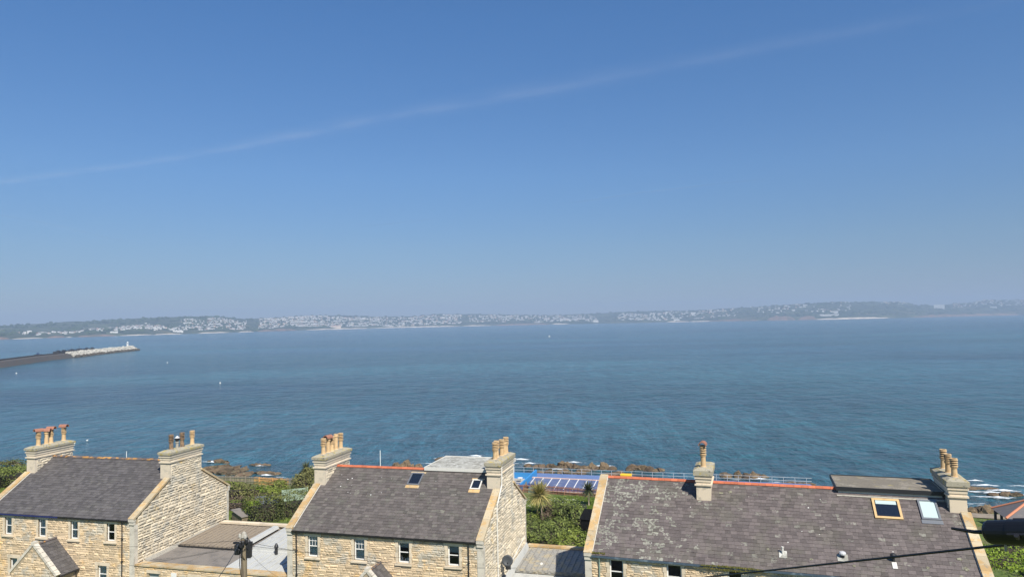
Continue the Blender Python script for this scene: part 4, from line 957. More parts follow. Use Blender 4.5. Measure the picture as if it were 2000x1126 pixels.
# ------------------------------------------------------------------ pole, cables and joint
random.seed(71)
PX=Vector((-12.85,34,0)); pz=T(PX.x,PX.y)
pole=empty('utility_pole',(PX.x,PX.y,pz),label='weathered timber utility pole with a tangle of dark fittings at its top',cat='utility pole')
ht=23.35-pz
mb=MB(); mb.tube([(0,0,-.3),(0,0,ht*.5),(0,0,ht-.2)],.16,14,r2=.135); mb.build('shaft',M['polewood'],pole)
mb=MB(); mb.box(-.13,.13,-.13,.13,ht-.25,ht-.18); mb.lathe([(.17,-.2),(.10,0),(.03,.06)],0,0,ht,10); mb.build('cap',M['mortar'],pole)
mb=MB()
for k_ in range(9):
    a=k_*.7; x,y=.22*math.cos(a),.22*math.sin(a); z=ht-.45-U(0,.5); mb.lathe([(.05,0),(.075,.05),(.075,.2),(.04,.25)],x,y,z,7)
mb.box(.14,.34,-.12,.12,ht-1.15,ht-.5); mb.box(-.42,-.2,-.1,.14,ht-1.0,ht-.55); mb.box(-.5,.4,-.05,.05,ht-.5,ht-.42); mb.box(-.05,.05,-.4,.4,ht-.58,ht-.5)
mb.build('fittings',M['dark'],pole)
mb=MB()
for k_ in range(26):
    a=U(0,6.28); a2=a+U(-1.4,1.4); r1=U(.15,.5); z1=ht-U(.1,.9); z2=ht-U(.5,1.3)
    mb.tube([(.14*math.cos(a),.14*math.sin(a),z1),(r1*math.cos(a),r1*math.sin(a),(z1+z2)/2-U(0,.2)),(.16*math.cos(a2),.16*math.sin(a2),z2)],.012,4)
mb.tube([(-.16,-.05,ht-.9),(-.17,-.1,ht-1.4),(-.1,-.17,ht-1.8),(.02,-.19,ht-2.3),(.12,-.15,ht-2.7)],.018,5); mb.build('loose_wires',M['cablejacket'],pole)
mb=MB(); mb.lathe([(.05,0),(.07,.06),(.06,.15),(.03,.2)],-.17,-.06,ht-.22,8); mb.build('insulator',M['concrete'],pole)
mb=MB(); mb.lathe([(.05,0),(.07,.06),(.06,.15),(.03,.2)],.1,-.12,ht-.26,8); mb.build('insulator',M['concrete'],pole)
def cable(name,a,b,sag,r,label,cat='cable',group=None,seg=24):
    a,b=Vector(a),Vector(b); pts=[a+(b-a)*t+Vector((0,0,-4*sag*t*(1-t))) for t in [i/seg for i in range(seg+1)]]
    mb=MB(); mb.tube([p-a for p in pts],r,6); o=mb.build(name,M['cablejacket']); o.location=a; tag(o,label,cat,group); return pts
top=PX+Vector((0,0,23.0))
A_=aY(860,1182,34); B_=aY(2750,978,4.1)
cp=cable('overhead_cable',A_,B_,.0,.0135,'thick black overhead cable crossing the right cottage roof','cable',seg=60)
def hplane(H,px,py,b): # pixel ray to a house's front plane
    n=Matrix.Rotation(H.r.rotation_euler.z,3,'Z')@Vector((0,1,0)); r=ray(px,py); P0=H.r.location+n*b; return CAM+r*((P0-CAM).dot(Vector((n.x,n.y,0)))/r.dot(Vector((n.x,n.y,0))))
cable('telephone_wire',top+Vector((-.2,0,-.1)),aY(380,1180,20),.2,.014,'dark wire dropping steeply from the pole top to lower left','wire')
cable('telephone_wire',top+Vector((-.2,0,-.2)),hplane(H1,262,1092,-.03),.25,.007,'thin wire from the pole to the corner of the left cottage','wire','thin wires fanning from the pole')
cable('telephone_wire',top+Vector((-.2,0,-.0)),aY(-60,1056,46),.35,.008,'thin wire from the pole running across the left cottage front','wire','thin wires fanning from the pole')
cable('telephone_wire',top+Vector((-.2,0,-.3)),aY(-60,1122,42),.4,.007,'lowest thin wire from the pole toward the left edge','wire','thin wires fanning from the pole')
cable('telephone_wire',top+Vector((.2,0,-.1)),aY(1010,1108,40),.35,.009,'thin wire from the pole crossing the middle cottage front','wire','thin wires fanning from the pole')
cable('telephone_wire',top+Vector((.2,0,-.25)),hplane(H2,926,1085,-.05),.3,.008,'thin wire from the pole to the right end of the middle cottage','wire','thin wires fanning from the pole')
cable('telephone_wire',top+Vector((.2,0,-.5)),aY(545,1126,48),.15,.006,'thin wire from the pole slanting down over the lead roof','wire','thin wires fanning from the pole')
# joint closure lashed above the cable
c0=aY(1926,1038,6.25); dirc=(Vector((17.1,-28,7.4))).normalized()
jb=empty('cable_joint',c0,label='black ribbed cable joint closure hanging at the right edge of the view',cat='cable joint')
xax=dirc; 
def lathe_axis(mb,prof,c,ax,n=24):
    a=Vector((0,0,1)); x=ax.cross(a).normalized(); y=ax.cross(x); vs=[];fs=[]
    for r_,h in prof:
        for k in range(n): vs.append(c+ax*h+x*math.cos(6.28318*k/n)*r_+y*math.sin(6.28318*k/n)*r_)
    for i in range(len(prof)-1):
        for k in range(n): fs.append((i*n+k,i*n+(k+1)%n,(i+1)*n+(k+1)%n,(i+1)*n+k))
    fs+=[tuple(range(n))[::-1],tuple(range((len(prof)-1)*n,len(prof)*n))]; mb.mesh(vs,fs)
mb=MB(); lathe_axis(mb,[(.03,-.01),(.07,0),(.09,.015),(.10,.04),(.102,.20)],Vector(),dirc); mb.build('end_cap',M['jointbox'],jb)
mb=MB(); pr=[(.098,.20),(.107,.202),(.107,.42)]
for k_ in range(14): h=.42+k_*.045; pr+=[(.107,h+.02),(.099,h+.024),(.099,h+.04),(.107,h+.044)]
lathe_axis(mb,pr,Vector(),dirc); mb.build('ribbed_body',M['jointbox'],jb)
mb=MB(); s_=dirc.cross(Vector((0,0,1))).normalized()
for sg in (-1,1):
    mb.tube([s_*sg*.105+dirc*.22,s_*sg*.105+dirc*1.05],.014,6)
for k_ in range(6):
    a=math.pi*(1.02+k_*.09); rr=s_*math.cos(a)*.108+s_.cross(dirc)*math.sin(a)*.108*-1; mb.tube([rr+dirc*.24,rr+dirc*1.0],.007,5)
    rr=s_*math.cos(a)*.108+s_.cross(dirc)*math.sin(a)*.108; mb.tube([rr+dirc*.24,rr+dirc*1.0],.007,5)
for h in (.3,.42,.72,.94): 
    for sg in (-1,1): mb.tube([s_*sg*.10+dirc*h+Vector((0,0,-.03)),s_*sg*.135+dirc*h],.02,6)
mb.build('clamp',M['dark'],jb)
mb=MB(); mb.tube([dirc*-.28+Vector((-.015,0,.03)),dirc*-.1,dirc*.05],.012,6,r2=.022); mb.build('cable_stub',M['cablejacket'],jb)
mb=MB(); 
for h in (.15,.8): mb.tube([dirc*h+Vector((0,0,-.09)),dirc*h+Vector((0,0,-.16))],.01,5)
mb.build('hanger',M['greymetal'],jb)

# ------------------------------------------------------------------ vegetation
def leafquad(mb,c,n,s,t):
    a=Vector((U(-1,1),U(-1,1),U(-1,1))); x=n.cross(a)
    if x.length<1e-3: return
    x.normalize(); y=n.cross(x)
    w=s*.5*U(.6,1.0); l=s*U(.6,1.1)
    mb.face([c-y*l*.6,c+x*w,c+y*l*.6,c-x*w],t)
def bush(name,blobs,nleaf,ls,m,label,cat='bush',group=None,core='twig',bright=.5,ground=None):
    """blobs: (x,y,z,rx,ry,rz) ellipsoids"""
    c0=blobs[0]; base=(c0[0],c0[1],ground if ground is not None else T(c0[0],c0[1]))
    e=empty(name,base,label=label,cat=cat,group=group)
    mb=MB(); vol=sum(b[3]*b[4]+b[4]*b[5] for b in blobs)
    for b in blobs:
        k=int(nleaf*(b[3]*b[4]+b[4]*b[5])/vol); seed=U(0,50)
        for i in range(k):
            d=Vector((random.gauss(0,1),random.gauss(0,1),random.gauss(0,1))).normalized()
            if d.z<-.45: d.z=-d.z
            n_=noise.noise(Vector((d.x*2.4+seed,d.y*2.4,d.z*2.4)))+.5*noise.noise(Vector((d.x*6+seed,d.y*6,d.z*6)))
            if n_<-.18 and rnd()<.72: continue
            rr=(1+.30*n_)*U(.74,1.04) if rnd()<.93 else (1+.30*n_)*U(1.0,1.22)
            p=Vector((b[0]+d.x*b[3]*rr,b[1]+d.y*b[4]*rr,b[2]+d.z*b[5]*rr))
            nn=(d+Vector((U(-1,1),U(-1,1),U(-.6,1.2)))*.75).normalized()
            t=min(1,max(0,bright+.35*n_+U(-.28,.28)))
            leafquad(mb,p-Vector(base),nn,ls*U(.6,1.4),t)
    f=mb.build('foliage',m,e)
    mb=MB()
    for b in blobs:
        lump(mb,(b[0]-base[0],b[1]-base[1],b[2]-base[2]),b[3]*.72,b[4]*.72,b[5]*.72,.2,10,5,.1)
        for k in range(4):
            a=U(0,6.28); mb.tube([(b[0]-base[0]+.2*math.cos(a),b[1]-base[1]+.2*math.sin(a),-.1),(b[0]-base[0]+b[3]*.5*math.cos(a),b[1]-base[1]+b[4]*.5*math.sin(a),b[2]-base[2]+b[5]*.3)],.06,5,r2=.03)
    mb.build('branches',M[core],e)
    return e
def hedge(name,pts,w,h,dens,ls,m,label,group=None,wob=.3,bright=.5,zoff=0,sunlit_top=0.0):
    """clipped or rough hedge following a polyline of (x,y)"""
    base=(pts[0][0],pts[0][1],T(*pts[0])); e=empty(name,base,label=label,cat='hedge',group=group); mb=MB(); cb=MB()
    for (x0,y0),(x1,y1) in zip(pts,pts[1:]):
        L=math.hypot(x1-x0,y1-y0); d=((x1-x0)/L,(y1-y0)/L); nrm=(-d[1],d[0])
        n=int(dens*L*(w+2*h))
        for i in range(n):
            s=U(-.35,L+.35); r_=U(0,w+2*h)
            if r_<h: o_,z,nn=-w/2,r_,Vector((-nrm[0],-nrm[1],.3))
            elif r_<h+w: o_,z,nn=r_-h-w/2,h,Vector((0,0,1))
            else: o_,z,nn=w/2,r_-h-w,Vector((nrm[0],nrm[1],.3))
            if rnd()<.12*h: s=random.choice((-.35,L+.35))+U(-.1,.1); o_=U(-w/2,w/2); z=U(0,h)
            X=x0+d[0]*s;Y=y0+d[1]*s
            nv=noise.noise(Vector((X*.7,Y*.7,z*.7+o_)))+.5*noise.noise(Vector((X*2,Y*2,z*2)))
            k=1+wob*nv; zz_=z*(1+wob*nv*.7)+U(-.08,.1); oo=o_*k+U(-.08,.08)
            if z>h*.85 : oo*=.93
            p=Vector((X+nrm[0]*oo,Y+nrm[1]*oo,T(X,Y)+zz_+zoff))
            top_=sunlit_top if z>=h*.97 else 0   # sunlit look of the clipped top painted as a lighter leaf tint
            nn=(nn+Vector((U(-1,1),U(-1,1),U(-.5,1)))*.7).normalized()
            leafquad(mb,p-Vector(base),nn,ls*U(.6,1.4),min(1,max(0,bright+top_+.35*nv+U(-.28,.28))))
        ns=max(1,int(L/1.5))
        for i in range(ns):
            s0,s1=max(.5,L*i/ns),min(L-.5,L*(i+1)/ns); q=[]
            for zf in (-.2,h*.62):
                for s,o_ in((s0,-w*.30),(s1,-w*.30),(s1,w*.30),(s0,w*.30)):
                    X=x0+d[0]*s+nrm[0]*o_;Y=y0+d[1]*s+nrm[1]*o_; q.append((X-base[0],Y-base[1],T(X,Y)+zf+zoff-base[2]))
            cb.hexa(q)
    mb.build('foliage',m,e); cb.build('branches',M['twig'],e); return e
def palm(px,py,z,h,nb,bl,m,label,trunkr=.11,lean=0):
    b=aZ(px,py,z); e=empty('cordyline_palm',b,label=label,cat='palm tree')
    mb=MB(); mb.tube([(0,0,-.3),(lean*.4,0,h*.5),(lean,0,h)],trunkr,8,r2=trunkr*.75); mb.build('trunk',M['trunk'],e)
    mb=MB()
    for i in range(nb):
        th=U(0,6.283); el=math.asin(U(-.75,1)); d=Vector((math.cos(th)*math.cos(el),math.sin(th)*math.cos(el),math.sin(el)))
        L=bl*U(.7,1.1); side=d.cross(Vector((0,0,1))).normalized()*.075*U(.8,1.5); prev=Vector((lean,0,h)); pw=side; t=rnd()
        for k in range(3):
            nd=(d+Vector((0,0,-.28*k*(1.1-abs(d.z))))).normalized(); q=prev+nd*L/3; w2=side*(1-(k+1)/3.2)
            mb.face([prev-pw,prev+pw,q+w2,q-w2],t); prev=q; pw=w2
    mb.build('crown',m,e); return e
random.seed(81)
# --- garden between left and middle cottages
def gz(px,py,z): p=aZ(px,py,z); return (p.x,p.y)
a,b,c=gz(425,968,9.7),gz(500,966,9.7),gz(560,955,9.7)
hedge('hedge',[gz(415,968,9.6),gz(480,966,9.6),gz(548,952,9.6)],3.0,1.9,34,.20,M['leaf_olive'],'long rough olive hedge below the picket fence in the left garden',bright=.45)
hedge('hedge',[gz(420,990,10.1),gz(480,988,10.1),gz(530,972,10.0)],2.4,1.3,34,.18,M['leaf_dead'],'lower brownish hedge in the middle of the left garden',bright=.42)
hedge('hedge',[gz(487,1014,10.6),gz(540,1004,10.6),gz(612,985,10.6)],3.4,2.7,75,.17,M['leaf_hedge'],'big dark clipped hedge beside the middle cottage gable',wob=.10,bright=.26,sunlit_top=.5)
bush('bush',[(*gz(532,958,10.6),10.0,1.3,1.2,1.2),(*gz(545,946,10.2),10.0,1.2,.8,.8)],2600,.18,M['leaf_bright'],'bright climbing shrub on the pale green board fence',bright=.55)
bush('bush',[(*gz(495,985,11),10.8,.9,.9,.7)],900,.17,M['leaf_lime'],'yellow green shrub at the near end of the big dark hedge',bright=.4)
bush('bush',[(*gz(515,950,10.4),10.0,1.3,.9,.5)],900,.16,M['leaf_lime'],'small yellowish shrub behind the left garden hedge',bright=.25)
bush('bush',[(*gz(448,945,9.4),9.0,3.0,1.2,.8)],1500,.17,M['leaf_bright'],'bright low scrub just under the picket fence',bright=.45)
bush('bush',[(*gz(590,948,10.6),10.6,1.5,1.3,1.8),(*gz(606,935,11),11.2,1.4,1.2,1.5)],3000,.22,M['leaf_olive'],'olive shrub crowding behind the middle cottage left chimney',bright=.4)
palm(598,955,9.4,3.0,190,1.3,M['palmdark'],'dark cordyline rising behind the left end of the middle cottage')
hedge('hedge',[gz(395,928,8.0),gz(470,931,8.0),gz(600,934,8.0)],1.6,.7,22,.2,M['leaf_olive'],'thin scrub strip on the seaward side of the picket fence',bright=.5,zoff=-.5)
# left edge garden
hedge('hedge',[gz(-60,918,9.3),gz(20,916,9.3),gz(75,912,9.3)],3.5,2.2,30,.22,M['leaf_hedge'],'dark hedge at the seaward edge of the far left garden',bright=.45)
hedge('hedge',[gz(-60,957,9.2),gz(10,953,9.2),gz(60,935,9.2)],5.5,2.6,30,.22,M['leaf_mid'],'broad bright topped hedge left of the leftmost chimney',bright=.55,wob=.22)
# middle garden
bl=[]
random.seed(82)
bush('bush',[(*gz(1050,1045,10.8),10.6,2.6,2.2,1.5),(*gz(1035,1030,10.4),10.2,1.8,2,1.3),(*gz(1075,1052,10.8),10.6,2.4,2,1.3)],6500,.18,M['leaf_mid'],'broad green bush nearest the rear of the right link roof',bright=.42)
bush('bush',[(*gz(1110,1010,10.2),10.2,2.2,2.0,2.0),(*gz(1092,1000,9.8),9.9,1.8,1.8,1.6),(*gz(1125,1018,10.2),10.2,1.4,1.8,1.9)],5200,.18,M['leaf_mid'],'tall dark leaved bush under the garden bench',bright=.36)
bush('bush',[(*gz(1076,1000,9.9),9.9,1.3,1.2,1.1),(*gz(1070,1012,10.0),9.8,1.0,1.2,1.0)],1700,.17,M['leaf_dead'],'bare brown bush beside the palm trunk',bright=.5)
bush('bush',[(*gz(1048,1002,9.8),9.5,2.0,2,.9),(*gz(1030,1012,9.9),9.7,1.6,2,1.0)],2600,.18,M['leaf_bright'],'yellow green scrub left of the palm trunk',bright=.35)
bush('bush',[(*gz(1120,1053,11),10.9,1.7,1.4,1.1),(*gz(1105,1062,11),10.9,1.4,1.2,.8)],2600,.18,M['leaf_bright'],'bright green bush in front of the dark wall block',bright=.5)
bush('bush',[(*gz(1088,1035,10.6),10.5,2.0,1.7,1.5)],2400,.18,M['leaf_mid'],'mid green bush in the centre of the middle garden',bright=.45)
palm(1060,1015,9.6,2.9,560,1.95,M['palm'],'cordyline palm with a golden crown on a thin pale trunk',.09,lean=-.35)
palm(1150,985,8.6,1.9,260,1.5,M['palmdark'],'dark grey green cordyline beside the right cottage gable',.12)
# right edge lawn hedge
random.seed(83)
e=bush('hedge',[(47.5,68.5,9.6,3.6,3.4,1.5),(52.5,68.5,9.6,3.6,3.4,1.6),(44.6,66.5,9.6,3.2,3.0,1.3),(49.5,64,10,3.5,3.2,1.4),(57,67,9.8,3.6,3.2,1.6),(54,63,10.2,3.4,3,1.4),(45.5,62,10.2,3,3,1.2)],15000,.19,M['leaf_lime'],'bright lime green hedge bank below the joint closure','hedge',bright=.5)
# grass tufts, as one uncountable object
mb=MB(); random.seed(84)
def tuft(x,y,h,t):
    z=T(x,y)
    for k in range(3):
        a=U(0,6.28); w=.05; dx,dy=math.cos(a)*w,math.sin(a)*w
        mb.face([(x-dx,y-dy,z-.03),(x+dx,y+dy,z-.03),(x+U(-.15,.15),y+U(-.15,.15),z+h*U(.6,1.2))],min(1,max(0,t+U(-.25,.25))))
for i in range(15000):
    px=U(1005,1160); py=U(958,1030); x,y=gz(px,py,9); 
    if sof(x,y)<66 or sof(x,y)>103.5: continue
    tuft(x+U(-.5,.5),y+U(-1,1),.22,.5+.4*fbm(x,y,0,.3))
for i in range(9000):
    px=U(412,600); py=U(940,1030); x,y=gz(px,py,9.3)
    if sof(x,y)<64: continue
    tuft(x+U(-.5,.5),y+U(-1,1),.26,.5+.4*fbm(x,y,0,.3))
for i in range(4000):
    x=U(34,75); y=U(55,100)
    tuft(x,y,.12,.6)
for i in range(3000):
    px=U(-20,60); py=U(945,1000); x,y=gz(px,py,9.3); tuft(x,y,.2,.6)
o=mb.build('grass',M['grassblade']); tag(o,'green grass tufts over the garden slopes','grass',kind='stuff')
mb=MB()
for i in range(420):
    px=U(1012,1140); py=U(964,988)+(px-1015)*.02; x,y=gz(px,py,8.9); lump(mb,(x+U(-.3,.3),y+U(-.6,.6),T(x,y)+.16),.05,.05,.04,.5,5,2)
o=mb.build('wild_flowers',M['flower']); tag(o,'drift of small white flowers in the middle garden grass','flowers',kind='stuff')

# ------------------------------------------------------------------ fences, bench, sheds
def picket(pts,h,m,label,sp=.16,w=.09,special=None,group=None):
    e=empty('picket_fence',(pts[0][0],pts[0][1],T(*pts[0])),label=label,cat='fence',group=group); B=e.location
    mb=MB(); rb=MB(); tot=0
    for (x0,y0),(x1,y1) in zip(pts,pts[1:]):
        L=math.hypot(x1-x0,y1-y0); n=int(L/sp); d=Vector(((x1-x0)/L,(y1-y0)/L,0)); nn=Vector((-d.y,d.x,0))*.012
        for i in range(n):
            p=Vector((x0,y0,0))+d*(i+.5)*L/n; z=T(p.x,p.y); hh=h*U(.96,1.04); px_,_=proj((p.x,p.y,z+h)); mi=1 if special and special[0]<px_<special[1] else 0
            mb.Mi=mi; mb.T=rnd(); q=[p-d*w/2-nn,p+d*w/2-nn,p+d*w/2+nn,p-d*w/2+nn]; mb.hexa([tuple(a_-B+Vector((0,0,z)) ) for a_ in q]+[tuple(a_-B+Vector((0,0,z+hh))) for a_ in q])
        k=max(1,int(L/2.4))
        for i in range(k):
            a_=Vector((x0,y0,0))+d*L*i/k; b_=Vector((x0,y0,0))+d*L*(i+1)/k; px_,_=proj(((a_.x+b_.x)/2,(a_.y+b_.y)/2,T(a_.x,a_.y)+h)); mi=1 if special and special[0]<px_<special[1] else 0
            for f in (.28,.78):
                rb.Mi=mi; za,zb=T(a_.x,a_.y)+h*f,T(b_.x,b_.y)+h*f; o_=Vector((-d.y,d.x,0))*-.05; q=[a_+o_,b_+o_,b_+o_*2,a_+o_*2]; zs=[za,zb,zb,za]
                rb.hexa([tuple(v-B+Vector((0,0,z))) for v,z in zip(q,zs)]+[tuple(v-B+Vector((0,0,z+.09))) for v,z in zip(q,zs)])
            pm=MB(); pm.Mi=mi; zp=T(a_.x,a_.y); v=a_-B; pm.box(v.x-.06,v.x+.06,v.y-.14,v.y-.02,zp-B.z*0-B.z if False else zp-B.z+B.z-.2,0) if False else pm.box(v.x-.06,v.x+.06,v.y-.16,v.y-.04,zp-.2-B.z,zp+h*1.02-B.z)
            pm.build('post',m,e)
    for M_,nm in((mb,'pickets'),(rb,'rail')):
        M_.build(nm,m,e)
    for c in e.children:
        if c.name.startswith(('pickets','rail')):
            for v in c.data.vertices: v.co.z-=0
    return e
# z handled as absolute minus base inside: (a_-B) already subtracts B.z because a_.z=0
picket([gz(395,939,8.1),gz(480,941.5,8.1),gz(560,944.5,8.1),gz(625,947,8.1)],1.15,[M['fence_grey'],M['fence_new']],'weathered grey picket fence with a new orange section in the left garden',special=(496,563))
picket([gz(985,951,8),gz(1060,960.5,8),gz(1145,967,8),gz(1175,969,8)],1.15,[M['fence_brown']],'red brown stained picket fence below the blue canopy',sp=.2,w=.12)
# pale green board fence
x0,y0=gz(551,972,9.6); x1,y1=gz(600,966,9.6); e=empty('board_fence',(x0,y0,9.3),label='pale green panelled board fence in the left garden',cat='fence')
d=Vector((x1-x0,y1-y0,0)); L=d.length; e.rotation_euler=(0,0,math.atan2(d.y,d.x))
mb=MB()
for k_ in range(int(L/.2)): mb.T=rnd(); mb.box(k_*.2+.004,k_*.2+.196,0,.03,-.6,1.35)
mb.build('board_panel',M['paleboard'],e)
for k_ in range(3):
    mb=MB(); mb.box(k_*L/2-.06,k_*L/2+.06,-.08,-.0,-.6,1.42); mb.build('post',M['paleboard'],e)
mb=MB(); mb.box(0,L,-.05,-.005,1.0,1.1); mb.box(0,L,-.05,-.005,.3,.42); mb.build('rail',M['paleboard'],e)
# sheds
def shed(c,ang,w,d,h,label,rm,wm,rh=.25,name='garden_shed'):
    e=empty(name,(c[0],c[1],T(c[0],c[1])-.1),ang,label=label,cat='shed')
    mb=MB(); mb.box(-w/2,w/2,-d/2,d/2,-.3,h); mb.build('wall',wm,e)
    mb=MB(); mb.hexa([(-w/2-.12,-d/2-.12,h),(w/2+.12,-d/2-.12,h),(w/2+.12,d/2+.12,h+rh),(-w/2-.12,d/2+.12,h+rh),(-w/2-.12,-d/2-.12,h+.07),(w/2+.12,-d/2-.12,h+.07),(w/2+.12,d/2+.12,h+rh+.07),(-w/2-.12,d/2+.12,h+rh+.07)]); mb.build('roof',rm,e)
    mb=MB(); mb.box(-.35,.35,-d/2-.03,-d/2-.002,0,h*.85); mb.build('door',wm,e)
    return e
shed(gz(470,1003,11.2),.75,.9,3.0,1.0,'low shed with a dark sloping felt roof at the near end of the hedge',M['felt'],M['polewood'],rh=.3)
shed(gz(520,975,10.5),.15,2.8,1.8,.9,'low grey roofed cold frame among the hedges',M['greymetal'],M['fence_grey'],rh=.5)
shed(gz(1153,1035,10.8),-.27,1.5,3.0,2.5,'black block standing in for the shadow side and dark wall by the right cottage gable',M['shade_wall'],M['shade_wall'])  # flat black block paints the gable's shadow side together with a dark wall
# bench
b=aZ(1131,992,8.9); e=empty('garden_bench',(b.x,b.y,T(b.x,b.y)),-.25,label='dark slatted bench on the grass below the picket fence',cat='bench')
mb=MB(); 
for k_ in range(5): mb.box(-1.0,1.0,-.3+k_*.13,-.2+k_*.13,.42,.47)
mb.build('seat',M['benchwood'],e); mb=MB()
for k_ in range(3): mb.box(-1.0,1.0,-.40,-.36,.52+k_*.14,.62+k_*.14)
mb.build('backrest',M['benchwood'],e)
for sx in (-.85,.85):
    for sy in (-.32,.3): mb=MB(); mb.box(sx-.04,sx+.04,sy-.04,sy+.04,-.1,.42 if sy>0 else .9); mb.build('leg',M['benchwood'],e)
# path by the bench and by the shelter
def patch(name,pts,m,label,dz=.03):
    mb=MB(); n=8; q=[Vector((*p,0)) for p in pts]; vs=[];fs=[]
    for i in range(n+1):
        for j in range(n+1):
            u,v=i/n,j/n; p=(q[0]*(1-u)+q[1]*u)*(1-v)+(q[3]*(1-u)+q[2]*u)*v; vs.append((p.x,p.y,T(p.x,p.y)+dz))
    for i in range(n):
        for j in range(n): a=i*(n+1)+j; fs.append((a,a+n+1,a+n+2,a+1))
    mb.mesh(vs,fs); o=mb.build(name,m); tag(o,label,'path',kind='structure')
patch('path',[gz(1118,1002,9),gz(1160,1006,9),gz(1160,1018,9.2),gz(1124,1014,9.2)],M['pathm'],'worn earth patch beside the bench',.06)

# ------------------------------------------------------------------ promenade, cafe canopy, rail
def sx(s,x): return (x,(s-.276*x)/.961)
mb=MB(); vs=[];fs=[]
for i in range(40):
    x=-2.2+i*1.36; 
    for s,z in ((116.8,3.96),(133.9,3.96),(133.9,-1.5)): X,Y=sx(s,x); vs.append((X,Y,z))
for i in range(39):
    for j in range(2): a=i*3+j; fs.append((a,a+3,a+4,a+1))
mb.mesh(vs,fs); o=mb.build('promenade',M['blueroof']); tag(o,'blue painted promenade deck along the sea wall','promenade',kind='structure')
e=empty('sea_railing',(*sx(133.4,-2),3.96),label='pale metal railing along the seaward edge of the blue promenade',cat='railing'); B=e.location; mb=MB()
for z in (.55,1.1): mb.tube([Vector((*sx(133.4,x),3.96+z))-B for x in (-2,15,30,51)],.03,6)
mb.build('rail',M['rail'],e)
for i in range(30):
    x=-2+i*1.8; mb=MB(); p=Vector((*sx(133.4,x),3.96))-B; mb.tube([p,p+Vector((0,0,1.12))],.04,6); mb.build('post',M['rail'],e)
# cafe with ribbed blue canopy
cf=empty('poolside_cafe',(4.25,112.4,3.9),-R(17),label='seaside cafe with a blue glazed canopy roof and white ribs',cat='building')
mb=MB(); mb.box(-2.6,13,.5,4.2,0,2.85); mb.build('wall',M['aqua'],cf)
mb=MB(); z0_,z1_=3.0,3.62; YB=4.3
mb.hexa([(0,-.6,z0_),(13.4,-.6,z0_),(13.4,YB,z1_),(0,YB,z1_),(0,-.6,z0_+.08),(13.4,-.6,z0_+.08),(13.4,YB,z1_+.08),(0,YB,z1_+.08)])
mb.hexa([(-2.9,1.4,z0_+.25),(0,1.4,z0_+.25),(0,YB,z1_),(-2.9,YB,z1_),(-2.9,1.4,z0_+.33),(0,1.4,z0_+.33),(0,YB,z1_+.08),(-2.9,YB,z1_+.08)])
can=mb.build('canopy',M['canopyblue'],cf); k2=(z1_-z0_)/(YB+.6)
for k_ in range(10):
    x=-2.5+k_*1.45; y0_=-.5 if x>0 else 1.5; mb=MB(); za=z0_+(y0_+.6)*k2
    mb.hexa([(x-.05,y0_,za+.08),(x+.05,y0_,za+.08),(x+.05,YB-.05,z1_+.08),(x-.05,YB-.05,z1_+.08),(x-.05,y0_,za+.15),(x+.05,y0_,za+.15),(x+.05,YB-.05,z1_+.15),(x-.05,YB-.05,z1_+.15)]); mb.build('rib',M['white'],can)
mb=MB(); mb.box(0,13.4,-.72,-.6,z0_-.02,z0_+.2); mb.build('eaves_beam',M['canopyedge'],can)
mb=MB(); mb.box(-2.9,0,1.28,1.4,z0_+.18,z0_+.44); mb.build('eaves_beam',M['canopyedge'],can)
mb=MB(); mb.box(0,13.4,-.76,-.62,z0_-.16,z0_-.03); mb.build('fascia',M['white'],can)
mb=MB(); mb.box(-3.0,13.4,YB,YB+.5,z1_-.2,z1_+.12); mb.build('ridge_board',M['peach'],can)
for x,w_ in ((.3,1.3),(3.1,1.6),(5.4,1.6),(8.4,1.2),(10.4,1.9)):
    mb=MB(); mb.box(x,x+w_,.42,.49,.9,2.5); mb.build('window',M['paleglass'],cf)
for x in (2.2,7.6,9.6): mb=MB(); mb.box(x,x+.16,-.5,-.34,0,3.0); mb.build('canopy_post',M['black'],can)
# sky-blue terrace block
tb=empty('blue_terrace',(-.6,119.5,3.9),-R(17),label='bright sky blue cafe terrace with railings at the left of the canopy',cat='terrace')
mb=MB(); mb.hexa([(-3,-2.5,0),(2.6,-2.5,0),(2.6,5,0),(-3,5,0),(-3,-2.5,2.1),(2.0,-2.5,2.1),(2.6,5,2.1),(-3,5,2.1)]); mb.build('base',M['skyblue'],tb)
mb=MB(); mb.box(-2.9,2.1,-2.3,4.8,2.105,2.13); mb.build('deck',M['peach'] if False else M['concrete'],tb)
mb=MB(); mb.box(-3,2.3,-2.62,-2.5,1.2,1.3); mb.hexa([(2.0,-2.6,1.0),(2.3,-2.6,1.0),(2.9,5,1.0),(2.6,5,1.0),(2.0,-2.6,2.9),(2.3,-2.6,2.9),(2.9,5,3.7),(2.6,5,3.7)]); mb.build('side_screen',M['skyblue'],tb)
mb=MB(); mb.box(-3,2.6,4.9,5,2.1,3.1); mb.build('back_screen',M['skyblue'],tb)
mb=MB()
for k_ in range(22): x=-2.9+k_*.23; mb.box(x,x+.05,-2.48,-2.42,2.1,3.0)
mb.box(-3,2.1,-2.5,-2.4,3.0,3.08); mb.build('balustrade',M['canopyedge'],tb)
mb=MB()
for k_ in range(3): mb.tube([(2.33+k_*.02,-1.2+k_*2,2.3),(2.37+k_*.02,.3+k_*2,3.1)],.06,6)
mb.build('screen_slat',M['white'],tb)
random.seed(91)
labs=['white round table nearest the balustrade on the blue terrace','white round table in the middle of the blue terrace','white round table by the back screen of the blue terrace']
Rz=Matrix.Rotation(-R(17),3,'Z')
